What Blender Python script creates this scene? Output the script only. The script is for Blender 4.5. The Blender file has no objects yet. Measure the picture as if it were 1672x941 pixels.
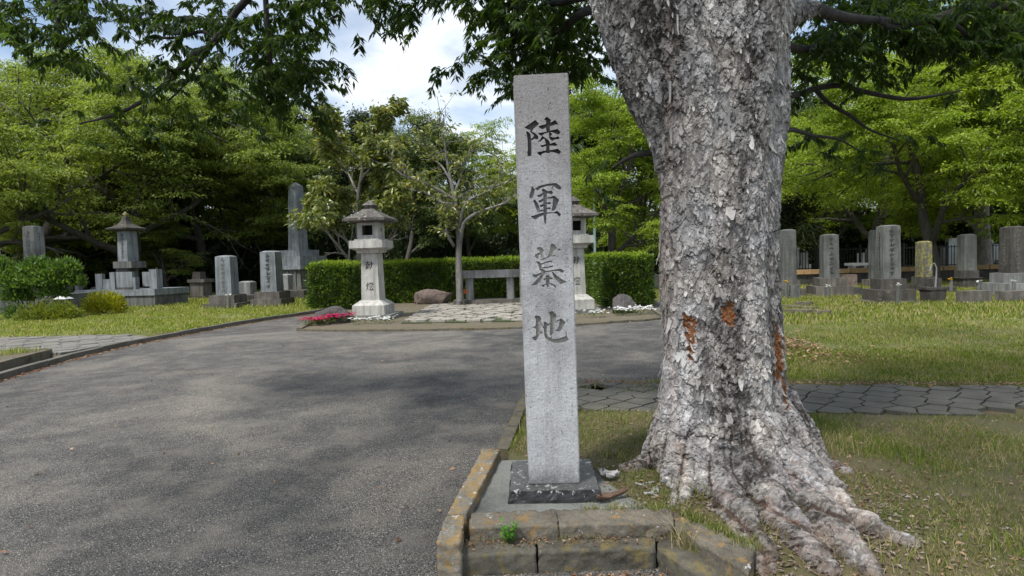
import bpy, bmesh, math, random
import numpy as np
from mathutils import Vector, Matrix, noise as mnoise

R = math.radians
SC = bpy.context.scene
COL = SC.collection

# ------------------------------------------------------------------ camera
FPX, CXP, CYP, EYE = 1000.0, 836.0, 470.5, 1.70
PITCH, ROLL = math.atan(45.5 / 1000.0), R(-1.6)
CAMROT = Matrix.Rotation(R(90) - PITCH, 3, 'X') @ Matrix.Rotation(ROLL, 3, 'Z')
cam_d = bpy.data.cameras.new('camera'); cam = bpy.data.objects.new('camera', cam_d)
COL.objects.link(cam); SC.camera = cam
cam_d.sensor_width = 36; cam_d.lens = 36 * FPX / 1672.0
cam_d.clip_start = 0.05; cam_d.clip_end = 2000
cam.matrix_world = Matrix.Translation((0, 0, EYE)) @ CAMROT.to_4x4()

def ray(px, py):
    return CAMROT @ Vector(((px - CXP) / FPX, -(py - CYP) / FPX, -1.0))
def P(px, py, Y):
    """the point seen at a picture position, at world distance Y ahead"""
    d = ray(px, py); t = Y / d.y
    return Vector((0, 0, EYE)) + d * t
def G(px, py, z=0.0):
    """the point seen at a picture position on the level z"""
    d = ray(px, py); t = (z - EYE) / d.z
    return Vector((0, 0, EYE)) + d * t

# ------------------------------------------------------------------ light
SUN_EL, SUN_AZ = R(60), R(222)         # azimuth clockwise from +Y
sun_dir = Vector((math.sin(SUN_AZ) * math.cos(SUN_EL), math.cos(SUN_AZ) * math.cos(SUN_EL), math.sin(SUN_EL)))
sd = bpy.data.lights.new('sun', 'SUN'); sd.energy = 4.5; sd.angle = R(8); sd.color = (1.0, 0.955, 0.89)
so = bpy.data.objects.new('sun', sd); COL.objects.link(so)
so.rotation_euler = sun_dir.to_track_quat('Z', 'Y').to_euler(); so.location = (-5, -10, 20)

w = bpy.data.worlds.new('World'); SC.world = w; w.use_nodes = True
nt = w.node_tree; nt.nodes.clear()
def N(nt, typ, **kw):
    n = nt.nodes.new(typ)
    for k, v in kw.items():
        if k.startswith('i_'):
            k2 = k[2:]; k2 = int(k2) if k2.isdigit() else k2.replace('_', ' ')
            n.inputs[k2].default_value = v
        else: setattr(n, k, v)
    return n
def L(nt, a, b): nt.links.new(a, b)
out = N(nt, 'ShaderNodeOutputWorld'); bg = N(nt, 'ShaderNodeBackground', i_Strength=0.13)
sky = N(nt, 'ShaderNodeTexSky', sky_type='NISHITA', sun_disc=False, sun_elevation=SUN_EL, sun_rotation=SUN_AZ)
tc = N(nt, 'ShaderNodeTexCoord'); sep = N(nt, 'ShaderNodeSeparateXYZ'); L(nt, tc.outputs['Generated'], sep.inputs[0])
za = N(nt, 'ShaderNodeMath', operation='ADD', i_1=0.16); L(nt, sep.outputs['Z'], za.inputs[0])
zm = N(nt, 'ShaderNodeMath', operation='MAXIMUM', i_1=0.05); L(nt, za.outputs[0], zm.inputs[0])
dx = N(nt, 'ShaderNodeMath', operation='DIVIDE'); L(nt, sep.outputs['X'], dx.inputs[0]); L(nt, zm.outputs[0], dx.inputs[1])
dy = N(nt, 'ShaderNodeMath', operation='DIVIDE'); L(nt, sep.outputs['Y'], dy.inputs[0]); L(nt, zm.outputs[0], dy.inputs[1])
cb = N(nt, 'ShaderNodeCombineXYZ'); L(nt, dx.outputs[0], cb.inputs[0]); L(nt, dy.outputs[0], cb.inputs[1])
n1 = N(nt, 'ShaderNodeTexNoise', i_Scale=0.9, i_Detail=9.0, i_Roughness=0.52, i_Distortion=0.3); L(nt, cb.outputs[0], n1.inputs['Vector'])
n2 = N(nt, 'ShaderNodeTexNoise', i_Scale=2.6, i_Detail=7.0, i_Roughness=0.6); L(nt, cb.outputs[0], n2.inputs['Vector'])
r1 = N(nt, 'ShaderNodeValToRGB'); r1.color_ramp.elements[0].position = 0.36; r1.color_ramp.elements[1].position = 0.56
L(nt, n1.outputs['Fac'], r1.inputs[0])
r2 = N(nt, 'ShaderNodeValToRGB'); e = r2.color_ramp.elements
e[0].position = 0.38; e[0].color = (4.6, 5.2, 6.1, 1); e[1].position = 0.64; e[1].color = (8.3, 8.45, 8.7, 1)
e2 = e.new(0.5); e2.color = (6.5, 7.0, 7.7, 1)
L(nt, n2.outputs['Fac'], r2.inputs[0])
mx = N(nt, 'ShaderNodeMix', data_type='RGBA'); L(nt, r1.outputs[0], mx.inputs[0])
skm = N(nt, 'ShaderNodeMix', data_type='RGBA', blend_type='MULTIPLY'); skm.inputs[0].default_value = 1; L(nt, sky.outputs[0], skm.inputs[6]); skm.inputs[7].default_value = (1.25, 1.2, 1.15, 1)
L(nt, skm.outputs[2], mx.inputs[6]); L(nt, r2.outputs[0], mx.inputs[7])
L(nt, mx.outputs[2], bg.inputs['Color']); L(nt, bg.outputs[0], out.inputs[0])

SC.view_settings.view_transform = 'Standard'; SC.view_settings.look = 'None'
SC.view_settings.gamma = 1; SC.view_settings.exposure = 0.30; SC.view_settings.use_curve_mapping = False
SC.cycles.use_denoising = True; SC.cycles.denoiser = 'OPENIMAGEDENOISE'
SC.cycles.max_bounces = 6; SC.cycles.diffuse_bounces = 3; SC.cycles.glossy_bounces = 2
SC.cycles.transmission_bounces = 4; SC.cycles.transparent_max_bounces = 4
SC.cycles.use_adaptive_sampling = True; SC.cycles.adaptive_threshold = 0.02

# ------------------------------------------------------------------ object helpers
def tag(o, label=None, cat=None, group=None, kind=None):
    if label: o['label'] = label
    if cat: o['category'] = cat
    if group: o['group'] = group
    if kind: o['kind'] = kind
    return o
def empty(name, loc=(0, 0, 0), rz=0, label=None, cat=None, group=None):
    o = bpy.data.objects.new(name, None); COL.objects.link(o); o.location = loc; o.rotation_euler = (0, 0, rz)
    o.empty_display_size = 0.2
    return tag(o, label, cat, group)
def kids(o): return [c for c in bpy.data.objects if c.parent == o]
KIDS = {}
def link(name, me, mats=None, parent=None, loc=None, rz=0):
    o = bpy.data.objects.new(name, me); COL.objects.link(o)
    if mats is not None:
        for m in (mats if isinstance(mats, (list, tuple)) else [mats]): me.materials.append(m)
    if parent is not None:
        o.parent = parent; KIDS.setdefault(parent.name, []).append(o)
    if loc is not None: o.location = loc
    if rz: o.rotation_euler = (0, 0, rz)
    return o
def copy_tree(o, loc=None, rz=None, scale=None, parent=None, label=None):
    c = o.copy(); COL.objects.link(c)
    if parent is not None:
        c.parent = parent; KIDS.setdefault(parent.name, []).append(c)
    for ch in KIDS.get(o.name, []): copy_tree(ch, parent=c)
    if loc is not None: c.location = loc
    if rz is not None: c.rotation_euler = (0, 0, rz)
    if scale is not None: c.scale = (scale, scale, scale) if not isinstance(scale, (tuple, list)) else scale
    if label: c['label'] = label
    return c

def mesh_np(name, V, F, smooth=False, colors=None):
    V = np.asarray(V, dtype=np.float32); F = np.asarray(F, dtype=np.int32)
    me = bpy.data.meshes.new(name); k = F.shape[1]
    me.vertices.add(len(V)); me.vertices.foreach_set('co', V.ravel())
    me.loops.add(F.size); me.loops.foreach_set('vertex_index', F.ravel())
    me.polygons.add(len(F)); me.polygons.foreach_set('loop_start', np.arange(0, F.size, k, dtype=np.int32))
    me.polygons.foreach_set('loop_total', np.full(len(F), k, dtype=np.int32))
    if smooth: me.polygons.foreach_set('use_smooth', np.ones(len(F), dtype=bool))
    me.update(calc_edges=True)
    if colors is not None:
        ca = me.color_attributes.new('tone', 'FLOAT_COLOR', 'POINT')
        ca.data.foreach_set('color', np.asarray(colors, dtype=np.float32).ravel())
    return me

class MB:
    """collects boxes, frusta and prisms into one mesh"""
    def __init__(s): s.bm = bmesh.new()
    def frustum(s, c, w0, d0, w1, d1, h, rz=0.0, off=(0, 0), mat=0):
        """bottom centre c, bottom size, top size, height"""
        cs, sn = math.cos(rz), math.sin(rz); vs = []
        for (w, d, z, ox, oy) in ((w0, d0, 0, 0, 0), (w1, d1, h, off[0], off[1])):
            for (a, b) in ((-1, -1), (1, -1), (1, 1), (-1, 1)):
                x, y = a * w / 2 + ox, b * d / 2 + oy
                vs.append(s.bm.verts.new((c[0] + x * cs - y * sn, c[1] + x * sn + y * cs, c[2] + z)))
        fs = [(3, 2, 1, 0), (4, 5, 6, 7), (0, 1, 5, 4), (1, 2, 6, 5), (2, 3, 7, 6), (3, 0, 4, 7)]
        for f in fs: 
            fc = s.bm.faces.new([vs[i] for i in f]); fc.material_index = mat
        return vs
    def box(s, c, w, d, h, rz=0.0, mat=0): return s.frustum(c, w, d, w, d, h, rz, mat=mat)
    def prism(s, pts, z0, z1, mat=0):
        """horizontal polygon between two levels"""
        a = [s.bm.verts.new((p[0], p[1], z0)) for p in pts]; b = [s.bm.verts.new((p[0], p[1], z1)) for p in pts]
        n = len(pts)
        ar = sum(pts[i][0] * pts[(i + 1) % n][1] - pts[(i + 1) % n][0] * pts[i][1] for i in range(n))
        if ar < 0: a.reverse(); b.reverse()
        s.bm.faces.new(list(reversed(a))); s.bm.faces.new(b)
        for i in range(n): s.bm.faces.new((a[i], a[(i + 1) % n], b[(i + 1) % n], b[i]))
    def cyl(s, c, r0, r1, h, n=16, mat=0):
        a = [s.bm.verts.new((c[0] + r0 * math.cos(2 * math.pi * i / n), c[1] + r0 * math.sin(2 * math.pi * i / n), c[2])) for i in range(n)]
        b = [s.bm.verts.new((c[0] + r1 * math.cos(2 * math.pi * i / n), c[1] + r1 * math.sin(2 * math.pi * i / n), c[2] + h)) for i in range(n)]
        s.bm.faces.new(list(reversed(a))); s.bm.faces.new(b)
        for i in range(n): s.bm.faces.new((a[i], a[(i + 1) % n], b[(i + 1) % n], b[i]))
    def bevel(s, w, seg=1):
        ed = [e for e in s.bm.edges if len(e.link_faces) == 2 and e.calc_face_angle(0) > 0.35]
        bmesh.ops.bevel(s.bm, geom=ed, offset=w, segments=seg, affect='EDGES', profile=0.6, clamp_overlap=True); return s
    def rough(s, size, amp, freq=6.0, seed=0.0):
        """cut long edges down and wear the surface"""
        for _ in range(7):
            ed = [e for e in s.bm.edges if e.calc_length() > size]
            if not ed: break
            bmesh.ops.subdivide_edges(s.bm, edges=ed, cuts=1, use_grid_fill=True)
        bmesh.ops.triangulate(s.bm, faces=[f for f in s.bm.faces if len(f.verts) > 4])
        s.bm.normal_update()
        for v in s.bm.verts:
            q = v.co * freq + Vector((seed, seed * 1.7, 0))
            v.co += v.normal * (amp * mnoise.fractal(q, 0.8, 2.1, 4))
        return s
    def build(s, name, mats, parent=None, loc=None, rz=0, smooth=False):
        bmesh.ops.recalc_face_normals(s.bm, faces=s.bm.faces)
        me = bpy.data.meshes.new(name); s.bm.to_mesh(me); s.bm.free()
        if smooth:
            me.polygons.foreach_set('use_smooth', np.ones(len(me.polygons), dtype=bool))
        return link(name, me, mats, parent, loc, rz)

def tube_arrays(pts, rad, sides=8, cap=True):
    pts = np.asarray(pts, float); rad = np.asarray(rad, float); n = len(pts)
    t = np.gradient(pts, axis=0); t /= np.linalg.norm(t, axis=1)[:, None] + 1e-9
    up = np.array([0, 0, 1.0]) if abs(t[0][2]) < 0.9 else np.array([1.0, 0, 0])
    u = np.cross(t[0], up); u /= np.linalg.norm(u); V = []
    for i in range(n):
        u = u - t[i] * np.dot(u, t[i]); u /= np.linalg.norm(u) + 1e-9; v = np.cross(t[i], u)
        a = np.linspace(0, 2 * np.pi, sides, endpoint=False)
        V.append(pts[i] + rad[i] * (np.cos(a)[:, None] * u + np.sin(a)[:, None] * v))
    V = np.concatenate(V); F = []
    i = np.arange(sides); j = (i + 1) % sides
    for k in range(n - 1):
        F.append(np.stack([k * sides + i, k * sides + j, (k + 1) * sides + j, (k + 1) * sides + i], 1))
    F = np.concatenate(F)
    if cap:
        V = np.concatenate([V, pts[-1:], pts[:1]]); c1, c0 = len(V) - 2, len(V) - 1
        base = (n - 1) * sides
        F = np.concatenate([F, np.stack([base + i, base + j, np.full(sides, c1), np.full(sides, c1)], 1)[:0]])
    return V, F
def merge_arrays(parts):
    Vs, Fs, o = [], [], 0
    for V, F in parts:
        Vs.append(V); Fs.append(F + o); o += len(V)
    return np.concatenate(Vs), np.concatenate(Fs)

# ------------------------------------------------------------------ materials
def newmat(name):
    m = bpy.data.materials.new(name); m.use_nodes = True; nt = m.node_tree
    b = nt.nodes['Principled BSDF']; return m, nt, b
def ramp(nt, src, stops):
    r = N(nt, 'ShaderNodeValToRGB'); e = r.color_ramp.elements
    while len(e) > 1: e.remove(e[-1])
    e[0].position = stops[0][0]; e[0].color = (*stops[0][1], 1)
    for p, c in stops[1:]:
        x = e.new(p); x.color = (*c, 1)
    L(nt, src, r.inputs[0]); return r.outputs[0]
def g3(v): return (v, v, v)
def noise(nt, vec, scale, detail=5.0, rough=0.55, dist=0.0):
    n = N(nt, 'ShaderNodeTexNoise', i_Scale=scale, i_Detail=detail, i_Roughness=rough, i_Distortion=dist)
    if vec is not None: L(nt, vec, n.inputs['Vector'])
    return n.outputs['Fac']
def mixc(nt, f, a, b, mode='MIX'):
    m = N(nt, 'ShaderNodeMix', data_type='RGBA', blend_type=mode)
    for s, v in ((0, f), (6, a), (7, b)):
        if isinstance(v, (float, int)): m.inputs[s].default_value = v
        elif isinstance(v, tuple): m.inputs[s].default_value = (*v, 1) if len(v) == 3 else v
        else: L(nt, v, m.inputs[s])
    return m.outputs[2]
def math_n(nt, op, a, b=0.0, c=None):
    m = N(nt, 'ShaderNodeMath', operation=op)
    for s, v in ((0, a), (1, b), (2, c)):
        if v is None: continue
        if isinstance(v, (float, int)): m.inputs[s].default_value = v
        else: L(nt, v, m.inputs[s])
    return m.outputs[0]
def bump(nt, b, h, strength=0.5, dist=0.02, prev=None):
    n = N(nt, 'ShaderNodeBump', i_Strength=strength, i_Distance=dist); L(nt, h, n.inputs['Height'])
    if prev is not None: L(nt, prev, n.inputs['Normal'])
    L(nt, n.outputs[0], b.inputs['Normal']); return n.outputs[0]
def objvec(nt, sc=None, which='Object'):
    t = N(nt, 'ShaderNodeTexCoord'); v = t.outputs[which]
    if sc:
        m = N(nt, 'ShaderNodeMapping'); m.inputs['Scale'].default_value = sc; L(nt, v, m.inputs[0]); v = m.outputs[0]
    return v
def geopos(nt, sc=None):
    g = N(nt, 'ShaderNodeNewGeometry'); v = g.outputs['Position']
    if sc:
        m = N(nt, 'ShaderNodeMapping'); m.inputs['Scale'].default_value = sc; L(nt, v, m.inputs[0]); v = m.outputs[0]
    return v

def stone_mat(name, base, dark=0.55, grain=90.0, streak=0.5, lichen=0.0, lichcol=(0.30, 0.19, 0.05), white=0.0, bstr=0.35, bdist=0.01, blotch=1.6):
    m, nt, b = newmat(name); v = geopos(nt)
    c = Vector(base)
    big = noise(nt, v, blotch, 6, 0.62)
    col = ramp(nt, big, [(0.3, tuple(c * dark)), (0.52, tuple(c)), (0.75, tuple(c * 1.18))])
    vs = geopos(nt, (5, 5, 0.45)); st = noise(nt, vs, 1.6, 5, 0.6)
    sm = ramp(nt, st, [(0.42, g3(0)), (0.62, g3(streak))])
    col = mixc(nt, sm, col, tuple(c * 0.42))
    gr = noise(nt, v, grain, 3, 0.7)
    gm = ramp(nt, gr, [(0.3, g3(0.72)), (0.5, g3(1.0)), (0.72, g3(1.22))])
    col = mixc(nt, 1.0, col, gm, 'MULTIPLY')
    if lichen > 0:
        ln = noise(nt, v, 9.0, 9, 0.78, 0.5)
        lm = ramp(nt, ln, [(0.60 - 0.25 * lichen, g3(0)), (0.66 - 0.25 * lichen, g3(0.9))])
        col = mixc(nt, lm, col, lichcol)
    if white > 0:
        wn = noise(nt, v, 14, 6, 0.7)
        wm = ramp(nt, wn, [(0.70 - 0.2 * white, g3(0)), (0.73 - 0.2 * white, g3(0.85))])
        col = mixc(nt, wm, col, (0.55, 0.55, 0.53))
    L(nt, col, b.inputs['Base Color']); b.inputs['Roughness'].default_value = 0.82
    b.inputs['Specular IOR Level'].default_value = 0.3
    h = math_n(nt, 'MULTIPLY_ADD', noise(nt, v, grain * 0.6, 4, 0.7), 0.5, noise(nt, v, 12, 5, 0.6))
    bump(nt, b, h, bstr, bdist)
    return m

def leaf_mat(name, cols, trans=0.4, tcol=None, clump=0.8, rough=0.5, spec=0.35, gain=1.0):
    """cols: dark, mid, light leaf colours picked per leaf and per clump"""
    m, nt, b = newmat(name); v = geopos(nt)
    g = N(nt, 'ShaderNodeNewGeometry'); rnd = g.outputs['Random Per Island']
    cl = noise(nt, v, clump, 3, 0.6)
    oi = N(nt, 'ShaderNodeObjectInfo')
    f = math_n(nt, 'MULTIPLY_ADD', rnd, 0.42, math_n(nt, 'MULTIPLY_ADD', cl, 1.1, -0.32))
    f = math_n(nt, 'MULTIPLY_ADD', oi.outputs['Random'], 0.14, f)
    n = len(cols)
    col = ramp(nt, f, [(0.1 + 0.8 * i / (n - 1), tuple(Vector(c) * gain)) for i, c in enumerate(cols)])
    L(nt, col, b.inputs['Base Color']); b.inputs['Roughness'].default_value = rough
    b.inputs['Specular IOR Level'].default_value = spec
    tr = N(nt, 'ShaderNodeBsdfTranslucent')
    tcn = mixc(nt, 1.0, col, tcol or (1.75, 1.75, 0.75), 'MULTIPLY'); L(nt, tcn, tr.inputs['Color'])
    ms = N(nt, 'ShaderNodeMixShader'); ms.inputs[0].default_value = trans
    L(nt, b.outputs[0], ms.inputs[1]); L(nt, tr.outputs[0], ms.inputs[2])
    L(nt, ms.outputs[0], nt.nodes['Material Output'].inputs['Surface'])
    return m

def bark_mat(name, c0, c1, scale=9.0):
    m, nt, b = newmat(name); v = geopos(nt, (1, 1, 0.35))
    n = noise(nt, v, scale, 6, 0.65)
    L(nt, ramp(nt, n, [(0.3, c0), (0.7, c1)]), b.inputs['Base Color']); b.inputs['Roughness'].default_value = 0.9
    bump(nt, b, n, 0.8, 0.03); return m

def plain(name, c, rough=0.7, metal=0.0, var=0.15):
    m, nt, b = newmat(name)
    n = noise(nt, geopos(nt), 18, 4)
    c = Vector(c); L(nt, ramp(nt, n, [(0.3, tuple(c * (1 - var))), (0.7, tuple(c * (1 + var)))]), b.inputs['Base Color'])
    b.inputs['Roughness'].default_value = rough; b.inputs['Metallic'].default_value = metal; return m

def pillar_mat():
    m, nt, b = newmat('pillar_granite'); v = geopos(nt)
    col = ramp(nt, noise(nt, v, 3.2, 7, 0.68, 0.3), [(0.28, (0.30, 0.295, 0.305)), (0.45, (0.44, 0.44, 0.45)), (0.6, (0.54, 0.545, 0.555)), (0.75, (0.63, 0.635, 0.645))])
    st = ramp(nt, noise(nt, geopos(nt, (9, 9, 0.7)), 1.3, 6, 0.65), [(0.45, g3(0)), (0.68, g3(0.55))])
    col = mixc(nt, st, col, (0.24, 0.235, 0.235))
    g = N(nt, 'ShaderNodeNewGeometry'); sz = N(nt, 'ShaderNodeSeparateXYZ'); L(nt, g.outputs['Position'], sz.inputs[0])
    # weathered brownish head and damp foot: stains with ragged edges
    zz = math_n(nt, 'MULTIPLY_ADD', noise(nt, v, 6, 6, .7), 0.9, math_n(nt, 'ADD', sz.outputs[2], -.45))
    top = ramp(nt, math_n(nt, 'MULTIPLY', zz, 0.3333), [(0.60, g3(0)), (0.86, g3(0.75))]); col = mixc(nt, top, col, (0.30, 0.275, 0.268))
    zf = math_n(nt, 'MULTIPLY_ADD', noise(nt, geopos(nt, (1, 1, .5)), 26, 6, .75), 0.34, math_n(nt, 'ADD', sz.outputs[2], -.17))
    foot = ramp(nt, zf, [(0.22, g3(0.8)), (0.34, g3(0))]); col = mixc(nt, foot, col, (0.15, 0.145, 0.135))
    gr = ramp(nt, noise(nt, v, 120, 3, 0.8), [(0.3, g3(0.70)), (0.5, g3(1.0)), (0.7, g3(1.18))]); col = mixc(nt, 1.0, col, gr, 'MULTIPLY')
    pit = ramp(nt, noise(nt, v, 55, 2, 0.5), [(0.28, g3(0.35)), (0.36, g3(1.0))]); col = mixc(nt, 1.0, col, pit, 'MULTIPLY')
    L(nt, col, b.inputs['Base Color']); b.inputs['Roughness'].default_value = 0.85
    h = math_n(nt, 'MULTIPLY_ADD', noise(nt, v, 60, 5, 0.75), 1.0, noise(nt, v, 14, 5, 0.6)); bump(nt, b, h, 1.0, 0.007)
    return m
def base_mat():
    m, nt, b = newmat('black_base_stone'); v = geopos(nt)
    col = ramp(nt, noise(nt, v, 30, 6, .7), [(.3, g3(.012)), (.7, g3(.035))])
    g = N(nt, 'ShaderNodeNewGeometry'); sx = N(nt, 'ShaderNodeSeparateXYZ'); L(nt, g.outputs['Normal'], sx.inputs[0])
    pale_mask = ramp(nt, math_n(nt, 'MULTIPLY', sx.outputs[2], math_n(nt, 'ADD', noise(nt, v, 7, 6, .7), .45)), [(.35, g3(0)), (.95, g3(.8))])  # upward faces lightened to set the top off from the front
    col = mixc(nt, pale_mask, col, (.10, .10, .098))
    # paint and mortar chips, thickest along the arrises
    zz = N(nt, 'ShaderNodeSeparateXYZ'); L(nt, g.outputs['Position'], zz.inputs[0])
    ed = math_n(nt, 'SUBTRACT', 1.0, math_n(nt, 'MULTIPLY', math_n(nt, 'ABSOLUTE', math_n(nt, 'SUBTRACT', zz.outputs[2], .205)), 22.0))
    ch = math_n(nt, 'MULTIPLY_ADD', math_n(nt, 'MAXIMUM', ed, 0.0), .10, noise(nt, v, 22, 7, .75))
    col = mixc(nt, ramp(nt, ch, [(.665, g3(0)), (.69, g3(.9))]), col, (.55, .55, .54))
    L(nt, col, b.inputs['Base Color']); b.inputs['Roughness'].default_value = .45
    bump(nt, b, noise(nt, v, 45, 5, .7), .5, .006); return m
M = {}
M['pillar'] = pillar_mat()
M['base'] = base_mat() if True else stone_mat('black_base_stone', (0.045, 0.046, 0.05), 0.6, 60, 0.2, white=0.55, bstr=0.4)
M['edging'] = stone_mat('edging_concrete', (0.165, 0.148, 0.118), 0.36, 70, 0.25, lichen=0.22, lichcol=(0.25, 0.165, 0.07), white=0.3, bstr=1.0, bdist=0.012, blotch=3)
M['edging_bright'] = stone_mat('edging_concrete_lichen', (0.22, 0.205, 0.17), 0.5, 70, 0.25, lichen=0.52, lichcol=(0.29, 0.195, 0.08), white=0.5, bstr=1.0, bdist=0.012, blotch=3)
M['edging_dark'] = stone_mat('edging_concrete_dark', (0.11, 0.102, 0.082), 0.4, 70, 0.3, lichen=0.35, lichcol=(0.15, 0.12, 0.05), white=0.2, bstr=0.7, bdist=0.012, blotch=3)
M['slab'] = stone_mat('slab_concrete', (0.20, 0.205, 0.19), 0.45, 50, 0.1, bstr=0.3, blotch=2.2)
M['kerb'] = stone_mat('kerb_concrete', (0.12, 0.115, 0.10), 0.55, 60, 0.3, lichen=0.2, lichcol=(0.12, 0.11, 0.05), bstr=0.5)
M['lantern'] = stone_mat('lantern_granite', (0.42, 0.415, 0.385), 0.65, 60, 0.6, bstr=0.3)
M['lantern_roof'] = stone_mat('lantern_roof_stone', (0.105, 0.098, 0.088), 0.45, 50, 0.8, white=0.4, bstr=0.6)
M['tomb'] = stone_mat('tomb_granite', (0.225, 0.228, 0.225), 0.5, 50, 0.75, bstr=0.3)
M['tomb_blue'] = stone_mat('tomb_bluish_granite', (0.20, 0.22, 0.235), 0.55, 50, 0.7, bstr=0.3)
M['tomb_dark'] = stone_mat('tomb_dark_stone', (0.07, 0.065, 0.058), 0.55, 50, 0.65, lichen=0.1, lichcol=(0.18, 0.17, 0.12), bstr=0.4)
M['tomb_mid'] = stone_mat('tomb_grey_stone', (0.125, 0.13, 0.122), 0.5, 50, 0.75, bstr=0.3)
M['tomb_plinth'] = stone_mat('tomb_weathered_plinth', (0.13, 0.12, 0.105), 0.45, 50, 0.75, white=0.15, bstr=0.4)
M['tomb_moss'] = stone_mat('tomb_mossy_stone', (0.12, 0.112, 0.09), 0.55, 50, 0.5, lichen=0.38, lichcol=(0.27, 0.26, 0.04), bstr=0.4)
M['ink'] = plain('engraved_dark', (0.035, 0.033, 0.03), 0.9)
M['ink_soft'] = plain('engraved_soft', (0.10, 0.098, 0.092), 0.9)
M['hole'] = plain('hollow_shade', (0.015, 0.015, 0.014), 0.9)  # near-black colour put in for the shade inside openings
M['rock'] = stone_mat('rock', (0.075, 0.07, 0.068), 0.5, 30, 0.4, bstr=0.8, bdist=0.03)
M['rock_brown'] = stone_mat('rock_brown', (0.15, 0.115, 0.10), 0.45, 25, 0.3, bstr=0.9, bdist=0.04)
M['cobble'] = stone_mat('cobble', (0.29, 0.27, 0.235), 0.55, 40, 0.1, bstr=0.7)
M['paver'] = stone_mat('paver', (0.105, 0.10, 0.085), 0.7, 80, 0.1, bstr=0.4, blotch=2.5)
M['paver_left'] = stone_mat('paver_left', (0.165, 0.16, 0.145), 0.65, 80, 0.1, bstr=0.4, blotch=1.5)
M['fence'] = plain('fence_iron', (0.012, 0.012, 0.013), 0.5, 0.4)
M['white_stone'] = stone_mat('pale_headstone', (0.45, 0.46, 0.47), 0.8, 40, 0.2)
M['pole'] = plain('pole_metal', (0.62, 0.78, 0.78), 0.35, 0.3)
M['yellow'] = plain('flower_yellow', (0.65, 0.42, 0.03)); M['white'] = plain('flower_white', (0.85, 0.85, 0.83))
M['orange'] = plain('flower_orange', (0.6, 0.14, 0.04))
M['stem'] = plain('stem_green', (0.05, 0.11, 0.025))
M['trunk_dark'] = bark_mat('bark_dark', (0.022, 0.019, 0.016), (0.075, 0.066, 0.056))
M['limb_dark'] = bark_mat('bark_limb', (0.010, 0.009, 0.008), (0.045, 0.04, 0.036), 14)
M['trunk_grey'] = bark_mat('bark_grey', (0.10, 0.09, 0.08), (0.28, 0.26, 0.235))
M['trunk_pale'] = bark_mat('bark_pale', (0.06, 0.055, 0.05), (0.25, 0.24, 0.225), 5)
M['leaf_maple'] = leaf_mat('leaf_maple', [(0.03, 0.05, 0.012), (0.11, 0.155, 0.032), (0.21, 0.27, 0.06), (0.33, 0.38, 0.10)], 0.45)
M['leaf_lime'] = leaf_mat('leaf_lime', [(0.05, 0.085, 0.012), (0.13, 0.19, 0.022), (0.22, 0.30, 0.035), (0.33, 0.40, 0.06)], 0.45)
M['leaf_dark'] = leaf_mat('leaf_dark', [(0.008, 0.016, 0.006), (0.022, 0.038, 0.012), (0.05, 0.075, 0.02)], 0.25)
M['leaf_mid'] = leaf_mat('leaf_mid', [(0.022, 0.038, 0.012), (0.060, 0.092, 0.024), (0.12, 0.165, 0.045)], 0.35)
M['leaf_near'] = leaf_mat('leaf_near', [(0.012, 0.026, 0.008), (0.034, 0.066, 0.014), (0.085, 0.135, 0.026)], 0.5, rough=0.4, clump=1.5)
M['leaf_magnolia'] = leaf_mat('leaf_magnolia', [(0.045, 0.065, 0.02), (0.10, 0.13, 0.032), (0.19, 0.22, 0.055), (0.40, 0.31, 0.05)], 0.3, rough=0.35, spec=0.6, clump=2.5)
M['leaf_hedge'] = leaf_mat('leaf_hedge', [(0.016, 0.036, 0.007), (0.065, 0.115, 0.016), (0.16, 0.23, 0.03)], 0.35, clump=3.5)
M['leaf_hedge_lit'] = leaf_mat('leaf_hedge_lit', [(0.07, 0.13, 0.015), (0.20, 0.28, 0.025), (0.33, 0.40, 0.04)], 0.4, clump=3)
M['leaf_bush'] = leaf_mat('leaf_bush', [(0.03, 0.065, 0.015), (0.075, 0.14, 0.03), (0.18, 0.26, 0.06)], 0.35, clump=2)
M['leaf_yellow'] = leaf_mat('leaf_yellow', [(0.10, 0.13, 0.01), (0.26, 0.27, 0.02), (0.42, 0.38, 0.04)], 0.4, clump=2)
M['leaf_olive'] = leaf_mat('leaf_olive', [(0.05, 0.075, 0.012), (0.12, 0.155, 0.025), (0.24, 0.26, 0.04)], 0.4, clump=2)
M['leaf_weed'] = leaf_mat('leaf_weed', [(0.05, 0.15, 0.015), (0.10, 0.26, 0.03), (0.16, 0.34, 0.05)], 0.35, clump=6)
M['petal_pink'] = leaf_mat('petal_pink', [(0.35, 0.01, 0.06), (0.55, 0.03, 0.14), (0.6, 0.10, 0.22)], 0.3, (1.2, 1, 1), clump=4)
M['petal_white'] = leaf_mat('petal_white', [(0.8, 0.8, 0.8), (0.9, 0.9, 0.9)], 0.3, (1, 1, 1))
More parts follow.
